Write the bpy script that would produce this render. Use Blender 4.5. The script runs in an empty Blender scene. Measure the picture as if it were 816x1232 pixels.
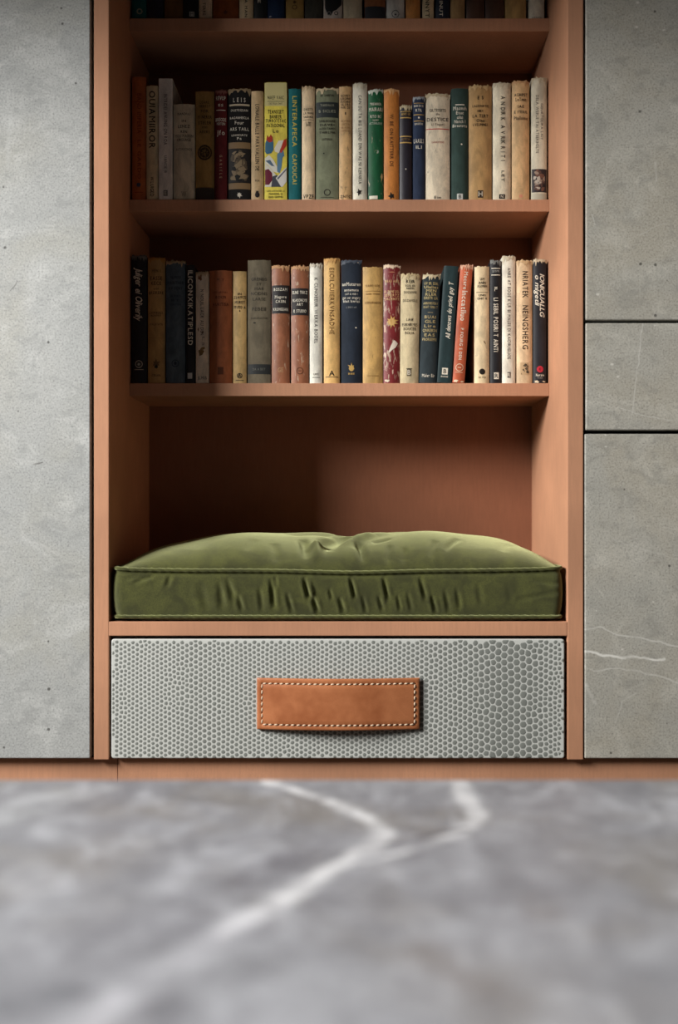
import bpy, bmesh, math, random
import numpy as np
from mathutils import Vector, Matrix
from mathutils.geometry import delaunay_2d_cdt

scene = bpy.context.scene
COL = scene.collection
PI = math.pi

# ---------------------------------------------------------------- camera, light, exposure
F, VX, HY = 1314.0, 424.0, 616.0          # focal length, vanishing point in photo pixels
CY, ZC = -1.8, 0.70                       # camera depth and height
cam_d = bpy.data.cameras.new('camera')
cam_d.sensor_fit = 'VERTICAL'
cam_d.sensor_height = 36.0
cam_d.lens = 36.0 * F / 1232
cam_d.shift_x = -(VX - 408) / 1232
cam_d.shift_y = 0.0
cam_d.clip_start = 0.02
cam_d.dof.use_dof = True
cam_d.dof.focus_distance = 1.92
cam_d.dof.aperture_fstop = 1.7
cam = bpy.data.objects.new('camera', cam_d)
cam.location = (0, CY, ZC)
cam.rotation_euler = (PI / 2, 0, 0)
COL.objects.link(cam)
scene.camera = cam

w = bpy.data.worlds.new('world')
scene.world = w
w.use_nodes = True
w.node_tree.nodes['Background'].inputs[0].default_value = (0.75, 0.85, 1.0, 1)
w.node_tree.nodes['Background'].inputs[1].default_value = 0.4

WIN_Y0, WIN_Y1, WIN_Z0, WIN_Z1, WALL_X = -2.6, -0.9, 1.75, 2.95, -2.8
ld = bpy.data.lights.new('window_daylight', 'AREA')
ld.shape = 'RECTANGLE'
ld.size, ld.size_y = WIN_Z1 - WIN_Z0, WIN_Y1 - WIN_Y0
ld.energy = 360
ld.color = (1.0, 0.985, 0.96)
lo = bpy.data.objects.new('window_daylight', ld)
lo.location = (WALL_X + 0.01, (WIN_Y0 + WIN_Y1) / 2, (WIN_Z0 + WIN_Z1) / 2)
lo.rotation_euler = (0, -PI / 2, 0)
COL.objects.link(lo)

scene.view_settings.view_transform = 'Standard'
scene.view_settings.look = 'None'
scene.view_settings.gamma = 1.0
scene.view_settings.use_curve_mapping = False
scene.view_settings.exposure = 0.0
scene.cycles.max_bounces = 8
scene.cycles.diffuse_bounces = 2
scene.cycles.use_denoising = True

# ---------------------------------------------------------------- helpers
def X(px, y=0.0): return (px - VX) * (y - CY) / F
def Z(py, y=0.0): return ZC + (HY - py) * (y - CY) / F
def lin(c):
    return tuple(((v / 255) / 12.92 if v / 255 <= 0.04045 else ((v / 255 + 0.055) / 1.055) ** 2.4) for v in c[:3]) + (1.0,)

def link(name, me, mat=None, parent=None, smooth=False):
    o = bpy.data.objects.new(name, me)
    COL.objects.link(o)
    if mat is not None:
        for m in (mat if isinstance(mat, (list, tuple)) else [mat]):
            me.materials.append(m)
    if parent is not None: o.parent = parent
    if smooth: me.polygons.foreach_set('use_smooth', [True] * len(me.polygons))
    return o

def from_py(name, v, f, mat=None, parent=None, smooth=False, mi=None):
    me = bpy.data.meshes.new(name)
    me.from_pydata([tuple(p) for p in v], [], f)
    if mi is not None: me.polygons.foreach_set('material_index', mi)
    me.update()
    return link(name, me, mat, parent, smooth)

def add_box(bm, x0, x1, y0, y1, z0, z1):
    vs = [bm.verts.new(p) for p in ((x0,y0,z0),(x1,y0,z0),(x1,y1,z0),(x0,y1,z0),(x0,y0,z1),(x1,y0,z1),(x1,y1,z1),(x0,y1,z1))]
    for q in ((3,2,1,0),(4,5,6,7),(0,1,5,4),(1,2,6,5),(2,3,7,6),(3,0,4,7)):
        bm.faces.new([vs[i] for i in q])

def box(name, x0, x1, y0, y1, z0, z1, mat, parent=None, bevel=0.0, seg=2):
    bm = bmesh.new()
    add_box(bm, x0, x1, y0, y1, z0, z1)
    if bevel:
        bmesh.ops.bevel(bm, geom=list(bm.edges), offset=bevel, segments=seg, affect='EDGES', profile=0.6)
    me = bpy.data.meshes.new(name)
    bm.to_mesh(me); bm.free()
    return link(name, me, mat, parent)

def empty(name, loc, label=None, cat=None, group=None):
    o = bpy.data.objects.new(name, None)
    o.empty_display_size = 0.05
    o.location = loc
    COL.objects.link(o)
    if label: tag(o, label, cat, group)
    return o

def tag(o, label, cat, group=None):
    o['label'] = label; o['category'] = cat
    if group: o['group'] = group
    return o

def struct(o):
    o['kind'] = 'structure'
    return o

# node helper -------------------------------------------------------
class NT:
    def __init__(s, name):
        s.m = bpy.data.materials.new(name); s.m.use_nodes = True
        s.t = s.m.node_tree; s.n = s.t.nodes
        s.b = s.n['Principled BSDF']; s.out = s.n['Material Output']
    def new(s, typ, **kw):
        nd = s.n.new(typ)
        for k, v in kw.items(): setattr(nd, k, v)
        return nd
    def put(s, sock, v):
        if isinstance(v, bpy.types.NodeSocket): s.t.links.new(v, sock)
        elif v is not None: sock.default_value = v
    def math(s, op, a, b=None, c=None, clamp=False):
        nd = s.new('ShaderNodeMath', operation=op, use_clamp=clamp)
        for i, v in enumerate((a, b, c)):
            if v is not None: s.put(nd.inputs[i], v)
        return nd.outputs[0]
    def vmath(s, op, a, b=None):
        nd = s.new('ShaderNodeVectorMath', operation=op)
        s.put(nd.inputs[0], a)
        if b is not None: s.put(nd.inputs[1], b)
        return nd.outputs[0]
    def mix(s, f, a, b, blend='MIX'):
        nd = s.new('ShaderNodeMix', data_type='RGBA', blend_type=blend)
        s.put(nd.inputs[0], f); s.put(nd.inputs[6], a); s.put(nd.inputs[7], b)
        return nd.outputs[2]
    def noise(s, vec, scale, detail=4, rough=0.6, dist=0.0):
        nd = s.new('ShaderNodeTexNoise')
        s.put(nd.inputs['Vector'], vec)
        nd.inputs['Scale'].default_value = scale; nd.inputs['Detail'].default_value = detail
        nd.inputs['Roughness'].default_value = rough; nd.inputs['Distortion'].default_value = dist
        return nd.outputs[0]
    def voro(s, vec, scale, rnd=1.0):
        nd = s.new('ShaderNodeTexVoronoi')
        s.put(nd.inputs['Vector'], vec); nd.inputs['Scale'].default_value = scale
        nd.inputs['Randomness'].default_value = rnd
        return nd
    def ramp(s, v, lo, hi, a=0.0, b=1.0):
        nd = s.new('ShaderNodeMapRange', interpolation_type='SMOOTHSTEP')
        s.put(nd.inputs[0], v); s.put(nd.inputs[1], lo); s.put(nd.inputs[2], hi)
        s.put(nd.inputs[3], a); s.put(nd.inputs[4], b)
        return nd.outputs[0]
    def obj(s, scale=None):
        v = s.new('ShaderNodeTexCoord').outputs['Object']
        if scale:
            v = s.vmath('MULTIPLY', v, scale)
        return v
    def bump(s, h, strength, dist):
        nd = s.new('ShaderNodeBump')
        nd.inputs['Strength'].default_value = strength; nd.inputs['Distance'].default_value = dist
        s.put(nd.inputs['Height'], h)
        s.put(s.b.inputs['Normal'], nd.outputs[0])
    def done(s, col=None, rough=None, spec=None):
        if col is not None: s.put(s.b.inputs['Base Color'], col)
        if rough is not None: s.put(s.b.inputs['Roughness'], rough)
        if spec is not None: s.b.inputs['Specular IOR Level'].default_value = spec
        return s.m

def plain(name, c, rough=0.6, spec=0.3):
    return NT(name).done(lin(c), rough, spec)

# distance to a poly-line in a plane (a, b sockets): returns a mask socket
def line_mask(t, a, b, pts, soft=1.0):
    out = None
    for (x0, y0, w0), (x1, y1, w1) in zip(pts[:-1], pts[1:]):
        dx, dy = x1 - x0, y1 - y0
        L2 = dx * dx + dy * dy
        px = t.math('SUBTRACT', a, x0); py = t.math('SUBTRACT', b, y0)
        h = t.math('DIVIDE', t.math('ADD', t.math('MULTIPLY', px, dx), t.math('MULTIPLY', py, dy)), L2, clamp=True)
        ex = t.math('MULTIPLY_ADD', h, -dx, px); ey = t.math('MULTIPLY_ADD', h, -dy, py)
        d = t.math('SQRT', t.math('ADD', t.math('MULTIPLY', ex, ex), t.math('MULTIPLY', ey, ey)))
        wd = t.math('MULTIPLY_ADD', h, w1 - w0, w0)
        m = t.math('SUBTRACT', 1.0, t.math('DIVIDE', d, wd, clamp=True))
        out = m if out is None else t.math('MAXIMUM', out, m)
    return out

# ---------------------------------------------------------------- materials
def wood_mat(name, c=(201, 147, 114)):
    t = NT(name)
    v = t.obj()
    big = t.noise(v, 5, 3, 0.5)
    grain = t.noise(t.vmath('MULTIPLY', v, (260, 260, 22)), 1, 3, 0.6)
    fine = t.noise(v, 900, 2, 0.7)
    base = t.mix(t.ramp(big, 0.3, 0.7), lin([k * 0.93 for k in c]), lin([min(255, k * 1.05) for k in c]))
    base = t.mix(t.math('MULTIPLY', t.ramp(grain, 0.35, 0.7), 0.22), base, lin([k * 0.8 for k in c]))
    base = t.mix(t.math('MULTIPLY', t.ramp(fine, 0.45, 0.75), 0.35), base, lin([k * 0.78 for k in c]))
    t.bump(fine, 0.12, 0.0006)
    return t.done(base, 0.62, 0.25)
M_wood = wood_mat('terracotta_fibreboard')
M_back = wood_mat('shade_toned_back_board', (148, 96, 71))  # wood tone made darker and redder: niche shade put into the colour

def stone_mat(name, c, warm, dark, veins=(), seed=0.0, pits=1.0, fleck=1.0, rough=0.55, blotch=0.0):
    t = NT(name)
    geo = t.new('ShaderNodeNewGeometry').outputs['Position']
    v = t.vmath('ADD', geo, (seed, seed * 0.7, seed * 1.3))
    big = t.noise(v, 3.2, 5, 0.6, 0.6)
    mid = t.noise(t.vmath('MULTIPLY', v, (9, 9, 13)), 1, 6, 0.68, 1.2)
    hue = t.noise(t.vmath('ADD', v, (7.1, 3.3, 1.7)), 4.5, 4, 0.6, 0.5)
    fine = t.noise(v, 330, 3, 0.8)
    grit = t.noise(v, 1500, 1, 0.5)
    base = t.mix(t.ramp(big, 0.3, 0.7), lin(dark), lin(c))
    base = t.mix(t.math('MULTIPLY', t.ramp(hue, 0.45, 0.68), 0.65), base, lin(warm))
    base = t.mix(t.math('MULTIPLY', t.ramp(mid, 0.48, 0.7), 0.55), base, lin([min(255, k * 1.13) for k in c]))
    base = t.mix(t.math('MULTIPLY', t.ramp(fine, 0.5, 0.66), 0.7), base, lin([k * 0.66 for k in dark]))
    base = t.mix(t.math('MULTIPLY', t.ramp(fine, 0.46, 0.3), 0.6), base, lin([min(255, k * 1.16) for k in c]))
    base = t.mix(t.math('MULTIPLY', t.ramp(grit, 0.5, 0.7), 0.5), base, lin([k * 0.7 for k in c]))
    if blotch:
        b1 = t.noise(t.vmath('MULTIPLY', v, (15, 9, 11)), 1, 4, 0.62, 1.0)
        base = t.mix(t.math('MULTIPLY', t.ramp(b1, 0.44, 0.74), 0.55), base, lin([k * 1.27 for k in c]))
        base = t.mix(t.math('MULTIPLY', t.ramp(b1, 0.48, 0.32), 0.35), base, lin([k * 0.8 for k in dark]))
    base = t.mix(t.math('MULTIPLY', t.ramp(t.noise(t.vmath('MULTIPLY', v, (26, 26, 34)), 1, 5, 0.7, 0.8), 0.5, 0.34), 0.45), base, lin([k * 0.84 for k in dark]))
    # pits
    vo = t.voro(v, 42)
    size = t.new('ShaderNodeSeparateColor'); t.put(size.inputs[0], vo.outputs['Color'])
    rad = t.ramp(size.outputs[0], 0.62, 1.0, 0.0, 0.11 * pits)
    pit = t.math('LESS_THAN', vo.outputs['Distance'], rad)
    base = t.mix(t.math('MULTIPLY', pit, 0.75), base, lin((60, 58, 54)))
    vo2 = t.voro(t.vmath('ADD', t.vmath('MULTIPLY', v, (1.0, 1.0, 1.4)), (3.3, 1.1, 9.2)), 30)
    s2 = t.new('ShaderNodeSeparateColor'); t.put(s2.inputs[0], vo2.outputs['Color'])
    rad2 = t.ramp(s2.outputs[1], 0.76, 1.0, 0.0, 0.085 * fleck)
    fl = t.math('LESS_THAN', t.math('ADD', vo2.outputs['Distance'], t.math('MULTIPLY', t.math('SUBTRACT', t.noise(v, 160, 2), 0.5), 0.12)), rad2)
    base = t.mix(t.math('MULTIPLY', fl, 0.55), base, lin((225, 222, 212)))
    if veins:
        wob = t.vmath('SCALE', t.vmath('SUBTRACT', t.new('ShaderNodeTexNoise').outputs['Color'], (0.5, 0.5, 0.5)))
        nz = wob.node.inputs[0].links[0].from_node.inputs[0].links[0].from_node
        t.put(nz.inputs['Vector'], v); nz.inputs['Scale'].default_value = 38; nz.inputs['Detail'].default_value = 4
        wob.node.inputs['Scale'].default_value = 0.012
        sp = t.new('ShaderNodeSeparateXYZ'); t.put(sp.inputs[0], t.vmath('ADD', geo, wob))
        breakup = t.ramp(t.noise(v, 22, 3, 0.6), 0.35, 0.6, 0.25, 1.0)
        for axis, pts, strength, colr in veins:
            m = line_mask(t, sp.outputs[0], sp.outputs[axis], pts)
            m = t.math('MULTIPLY', t.math('MULTIPLY', t.ramp(m, 0.0, 0.8), breakup), strength)
            base = t.mix(m, base, lin(colr))
    h = t.math('SUBTRACT', t.math('MULTIPLY', fine, 0.5), pit)
    t.bump(h, 0.3, 0.001)
    return t.done(base, rough, 0.3)

def vpts(pts, wpx):          # photo pixels on the cabinet front -> x, z, half width
    return [(X(p[0]), Z(p[1]), (p[2] if len(p) > 2 else wpx) * 0.00137) for p in pts]

WHT = (214, 212, 204)
M_stone_left = stone_mat('pale_concrete', (186, 187, 184), (178, 177, 168), (172, 174, 172), seed=2.0, fleck=0.4, veins=[
    (2, vpts([(12, 352), (21, 338)], 0.9), 0.8, (80, 78, 74)),
    (2, vpts([(40, 560), (50, 556)], 1.5), 0.8, (90, 88, 84)),
    (2, vpts([(0, 655), (30, 648), (70, 668)], 3.0), 0.25, (205, 205, 202)),
    (2, vpts([(8, 100), (12, 140), (9, 200)], 4.0), 0.25, (205, 208, 206))])
RV = [
    (2, vpts([(770, 283), (785, 273), (803, 268)], 1.0), 0.6, WHT),
    (2, vpts([(712, 258), (718, 272)], 0.8), 0.5, WHT),
    (2, vpts([(788, 195), (790, 218)], 1.6), 0.5, WHT),
    (2, vpts([(773, 388), (769, 430), (764, 470), (757, 517)], 1.0), 0.55, WHT),
    (2, vpts([(742, 490), (775, 500), (816, 507)], 0.9), 0.55, WHT),
    (2, vpts([(740, 650), (775, 660), (816, 672)], 1.0), 0.35, WHT),
    (2, vpts([(703, 758), (722, 755), (738, 762), (775, 768), (816, 777)], 1.5), 0.6, WHT),
    (2, vpts([(703, 784), (735, 790), (760, 790), (800, 794)], 2.2), 0.9, (232, 230, 222)),
    (2, vpts([(703, 801), (716, 806), (740, 804), (790, 812), (816, 822)], 1.6), 0.5, WHT),
    (2, vpts([(706, 824), (712, 836), (716, 846)], 3.0), 0.6, WHT),
    (2, vpts([(740, 870), (748, 845), (765, 833)], 1.0), 0.4, WHT)]
M_stone_right = stone_mat('olive_grey_concrete', (184, 181, 171), (176, 169, 153), (168, 166, 157), seed=11.0, veins=RV, fleck=1.0)

TY0, TY1, TZ = -1.22, -0.6, 0.406
def tp(px, py, wpx):
    d = (ZC - TZ) * F / (py - HY)
    return ((px - VX) * d / F, CY + d, 1.25 * wpx * d / F)
TV = [
    (1, [tp(*p) for p in ((322, 941, 12), (380, 958, 12), (425, 975, 13), (452, 990, 15), (462, 1004, 16), (440, 1024, 17), (385, 1056, 19), (325, 1091, 26), (265, 1124, 7))], 0.95, (220, 220, 222)),
    (1, [tp(*p) for p in ((330, 1089, 20), (280, 1117, 30), (235, 1150, 36), (165, 1190, 42), (95, 1235, 52))], 0.55, (200, 200, 206)),
    (1, [tp(*p) for p in ((552, 940, 14), (562, 962, 18), (577, 984, 16), (548, 1004, 12), (490, 1024, 9), (440, 1036, 8))], 0.85, (216, 216, 218)),
    (1, [tp(*p) for p in ((0, 985, 40), (60, 960, 40), (120, 950, 30))], 0.4, (190, 192, 194)),
    (1, [tp(*p) for p in ((500, 1010, 7), (560, 998, 8))], 0.8, (84, 82, 88)),
    (1, [tp(*p) for p in ((510, 1145, 40), (560, 1175, 36), (610, 1205, 40))], 0.4, (94, 82, 72)),
    (1, [tp(*p) for p in ((645, 1085, 34), (655, 1100, 30))], 0.55, (94, 84, 76)),
    (1, [tp(*p) for p in ((380, 1012, 26), (330, 1045, 32), (290, 1060, 34))], 0.6, (90, 88, 95)),
    (1, [tp(*p) for p in ((200, 1215, 44), (180, 1240, 50))], 0.6, (78, 78, 85)),
    (1, [tp(*p) for p in ((30, 1212, 50), (70, 1200, 50))], 0.5, (80, 82, 88))]
M_table = stone_mat('marbled_grey_stone', (151, 152, 157), (130, 123, 114), (128, 128, 134), seed=5.0, blotch=1.0, veins=TV, pits=0.4, fleck=0.3, rough=0.42)
M_dark = plain('shadow_gap_black', (20, 18, 17), 0.8)
M_plaster = plain('warm_grey_plaster', (32,31,30), 0.8)
M_floor = plain('dark_oak_floor', (62, 50, 42), 0.6)
M_white_frame = plain('white_painted_frame', (225, 224, 220), 0.5)
M_steel = plain('blackened_steel', (40, 40, 42), 0.45)

# ---------------------------------------------------------------- room
RX1, RY0, RY1, RZ1 = 1.75, -4.2, 0.44, 3.4
struct(box('floor', WALL_X - 0.1, RX1 + 0.1, RY0 - 0.1, RY1 + 0.1, -0.1, 0, M_floor))
struct(box('ceiling', WALL_X - 0.1, RX1 + 0.1, RY0 - 0.1, RY1 + 0.1, RZ1, RZ1 + 0.1, M_plaster))
struct(box('wall_back', WALL_X - 0.1, RX1 + 0.1, RY1, RY1 + 0.1, 0, RZ1, M_plaster))
struct(box('wall_right', RX1, RX1 + 0.1, RY0, RY1, 0, RZ1, M_plaster))
struct(box('wall_front', WALL_X - 0.1, RX1 + 0.1, RY0 - 0.1, RY0, 0, RZ1, M_plaster))
bm = bmesh.new()
for a in ((RY0, WIN_Y0, 0, RZ1), (WIN_Y1, RY1, 0, RZ1), (WIN_Y0, WIN_Y1, 0, WIN_Z0), (WIN_Y0, WIN_Y1, WIN_Z1, RZ1)):
    add_box(bm, WALL_X - 0.1, WALL_X, *a)
me = bpy.data.meshes.new('wall_left'); bm.to_mesh(me); bm.free()
struct(link('wall_left', me, M_plaster))
bm = bmesh.new()
for a in ((WIN_Y0, WIN_Y0 + 0.04, WIN_Z0, WIN_Z1), (WIN_Y1 - 0.04, WIN_Y1, WIN_Z0, WIN_Z1), (WIN_Y0 + 0.04, WIN_Y1 - 0.04, WIN_Z0, WIN_Z0 + 0.04), (WIN_Y0 + 0.04, WIN_Y1 - 0.04, WIN_Z1 - 0.04, WIN_Z1)):
    add_box(bm, WALL_X - 0.08, WALL_X - 0.02, *a)
me = bpy.data.meshes.new('window_1'); bm.to_mesh(me); bm.free()
struct(link('window_1', me, M_white_frame))

SHADE_Y, SHADE_Z = -0.55, 1.67
struct(box('added_shade_block_1', WALL_X, RX1, SHADE_Y, -0.004, SHADE_Z, RZ1, M_plaster))  # unseen block added above the frame to shade the upper fronts

# ---------------------------------------------------------------- cabinets
YS, YB = 0.167, 0.358                     # shelf fronts, back panel
TOP = 2.10
XL0, XL1, XR0, XR1 = X(113), X(131), X(683), X(702)
ZB = Z(914)
def cabinet(x0, x1, label, panels, mat, plinth):
    c = empty('storage_cabinet', ((x0 + x1) / 2, 0.2, 0), label, 'cabinet')
    def put(o): o.location = (-c.location[0], -c.location[1], 0); return o
    put(box('body', x0, x1, 0.021, 0.42, ZB, TOP, M_dark, c))
    for nm, a0, a1, b0, b1 in panels:
        put(box(nm, a0, a1, 0.0, 0.02, b0, b1, mat, c, bevel=0.0022, seg=3))
    put(box('plinth', plinth[0], plinth[1], plinth[2], 0.40, 0.0, ZB - 0.0005, M_wood, c))
    return c
xl = WALL_X + 0.02
cabinet(xl, XL0 - 0.0008, 'tall storage cabinet with pale concrete doors left of the bookcase',
        [('door', X(-500), X(108.5), Z(912.5), TOP), ('door', xl + 0.003, X(-504), Z(912.5), TOP)], M_stone_left, (xl, X(139) - 0.0007, 0.0165))
xr = 1.02
cabinet(XR1 + 0.0008, xr, 'storage cabinet with three darker grey stone fronts right of the bookcase',
        [('door', X(705), xr - 0.003, Z(385), TOP), ('drawer_front', X(705), xr - 0.003, Z(517.5), Z(388.5)), ('door', X(703.8), xr - 0.003, Z(912.5), Z(522))],
        M_stone_right, (XR1 + 0.0001, xr, 0.015))

# ---------------------------------------------------------------- bookcase
bc = empty('bookcase', (0, 0.2, 0), 'terracotta wood built-in bookcase with book shelves, seat niche and drawer', 'bookcase')
def bpart(o): o.location = (0, -0.2, 0); return o
bpart(box('side_panel', XL0, XL1, 0, 0.40, ZB, TOP, M_wood, bc, 0.0012))
bpart(box('side_panel', XR0, XR1, 0, 0.40, ZB, TOP, M_wood, bc, 0.0012))
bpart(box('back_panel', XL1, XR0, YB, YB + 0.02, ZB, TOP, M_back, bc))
SH = [(22, 37.5), (240, 254.5), (461, 476.5)]
for a, b in SH:
    bpart(box('shelf', XL1, XR0, YS, YB, Z(b, YS), Z(a, YS), M_wood, bc, 0.0008))
bpart(box('shelf', XL1, XR0, YS, YB, 1.92, 1.943, M_wood, bc, 0.0008))
bpart(box('top_panel', XL1, XR0, 0, YB, TOP - 0.025, TOP, M_wood, bc))
bpart(box('seat_board', XL1, XR0, 0.0, YB, Z(765), Z(748), M_wood, bc, 0.0012))
bpart(box('plinth', X(139) + 0.0007, XR1, 0.015, 0.40, 0, ZB - 0.0005, M_wood, bc))
bpart(box('bottom_board', XL1, XR0, 0.02, YB, ZB, ZB + 0.001, M_dark, bc))

# drawer: pebbled shagreen front, stitched leather pull
def shagreen_mat():
    t = NT('shagreen_ground')
    n = t.noise(t.obj(), 400, 2)
    t.bump(n, 0.1, 0.0004)
    return t.done(t.mix(n, lin((200, 202, 196)), lin((216, 217, 211))), 0.42, 0.4)
def scale_mat():
    t = NT('shagreen_pebble')
    n = t.noise(t.obj(), 60, 3)
    return t.done(t.mix(n, lin((118, 121, 116)), lin((140, 143, 137))), 0.4, 0.45)
DX0, DX1, DZ0, DZ1 = X(134), X(679.3), Z(912.3), Z(769)
bm = bmesh.new()
add_box(bm, DX0, DX1, 0.0, 0.022, DZ0, DZ1)
ed = [e for e in bm.edges if abs(e.verts[0].co.y - e.verts[1].co.y) > 0.01]
bmesh.ops.bevel(bm, geom=ed, offset=0.004, segments=4, affect='EDGES', profile=0.5)
ed = [e for e in bm.edges if e.verts[0].co.y < 0.001 and e.verts[1].co.y < 0.001]
bmesh.ops.bevel(bm, geom=ed, offset=0.0015, segments=2, affect='EDGES', profile=0.5)
add_box(bm, DX0 + 0.012, DX1 - 0.012, 0.022, 0.33, DZ0 + 0.008, DZ1 - 0.012)
me = bpy.data.meshes.new('drawer'); bm.to_mesh(me); bm.free()
drawer = bpart(link('drawer', me, shagreen_mat(), bc))
drawer['label'] = 'pale grey pebbled shagreen drawer front'

def shagreen():
    rnd = random.Random(4)
    xs = [134, 200, 235, 260, 300, 380, 470, 530, 570, 600, 635, 655, 672, 680]
    ss = [5.5, 5.7, 6.4, 6.3, 6.0, 5.8, 6.0, 6.6, 7.4, 8.6, 8.4, 6.8, 5.8, 5.4]
    sp = lambda x: float(np.interp(x, xs, ss))
    pts, x = [], 131.0
    y0, y1 = 767.0, 914.0
    k = 0
    while x < 683:
        s = sp(x)
        n = max(2, int(round((y1 - y0) / s)))
        st = (y1 - y0) / n
        for i in range(-1, n + 2):
            pts.append((x + rnd.uniform(-.22, .22) * s, y0 + (i + (0.5 if k % 2 else 0.0)) * st + rnd.uniform(-.22, .22) * s))
        x += s * 0.87; k += 1
    P = np.array(pts)
    inside = (P[:, 0] > 135) & (P[:, 0] < 678.5) & (P[:, 1] > 769.5) & (P[:, 1] < 911.5)
    for it in range(3):
        vs, es, fs = delaunay_2d_cdt([Vector(p) for p in P], [], [], 0, 1e-6)[:3]
        if len(vs) != len(P): break
        e = np.array(es)
        acc = np.zeros_like(P); cnt = np.zeros(len(P))
        np.add.at(acc, e[:, 0], P[e[:, 1]]); np.add.at(acc, e[:, 1], P[e[:, 0]])
        np.add.at(cnt, e[:, 0], 1); np.add.at(cnt, e[:, 1], 1)
        avg = acc / np.maximum(cnt, 1)[:, None]
        P = np.where(inside[:, None], P * 0.5 + avg * 0.5, P)
    vs, es, fs = delaunay_2d_cdt([Vector(p) for p in P], [], [], 0, 1e-6)[:3]
    V = np.array([tuple(q) for q in vs])
    cc = [[] for _ in range(len(V))]
    for f in fs:
        a, b, c = V[f[0]], V[f[1]], V[f[2]]
        d = 2 * (a[0] * (b[1] - c[1]) + b[0] * (c[1] - a[1]) + c[0] * (a[1] - b[1]))
        if abs(d) < 1e-6: continue
        A, B, C = a @ a, b @ b, c @ c
        u = np.array([(A * (b[1] - c[1]) + B * (c[1] - a[1]) + C * (a[1] - b[1])) / d, (A * (c[0] - b[0]) + B * (a[0] - c[0]) + C * (b[0] - a[0])) / d])
        for i in f: cc[i].append(u)
    vo, fo = [], []
    for i, cs in enumerate(cc):
        p = V[i]
        if len(cs) < 4 or not (135.6 < p[0] < 678.0 and 770.6 < p[1] < 911.2): continue
        ang = sorted(cs, key=lambda q: math.atan2(q[1] - p[1], q[0] - p[0]))
        poly = np.array(ang)
        cen = poly.mean(0)
        if np.abs(poly - cen).max() > 9: continue
        r = []
        for j in range(len(poly)):            # cut the corners once: rounded pebbles
            a, b = poly[j], poly[(j + 1) % len(poly)]
            r += [a * 0.84 + b * 0.16, a * 0.16 + b * 0.84]
        r = np.array(r)
        sz = sp(p[0])
        k1 = float(np.interp(sz, (5.4, 6.4, 8.6), (0.68, 0.74, 0.87)))
        base = len(vo); n = len(r)
        for sc, yy in ((k1, -0.00005), (k1 * 0.88, -0.00022), (k1 * 0.5, -0.0003)):
            for q in r:
                m = cen + (q - cen) * sc
                mx = min(max(m[0], 135.0), 678.6); mz = min(max(m[1], 770.0), 911.6)
                vo.append((X(mx), yy, Z(mz)))
        for lv in (0, 1):
            for j in range(n):
                a, b = base + lv * n + j, base + lv * n + (j + 1) % n
                fo.append((a, b, b + n, a + n))
        fo.append(tuple(range(base + 2 * n, base + 3 * n)))
    o = from_py('shagreen_pebbles', vo, fo, scale_mat(), drawer, True)
    o['kind'] = 'stuff'
shagreen()

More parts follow.
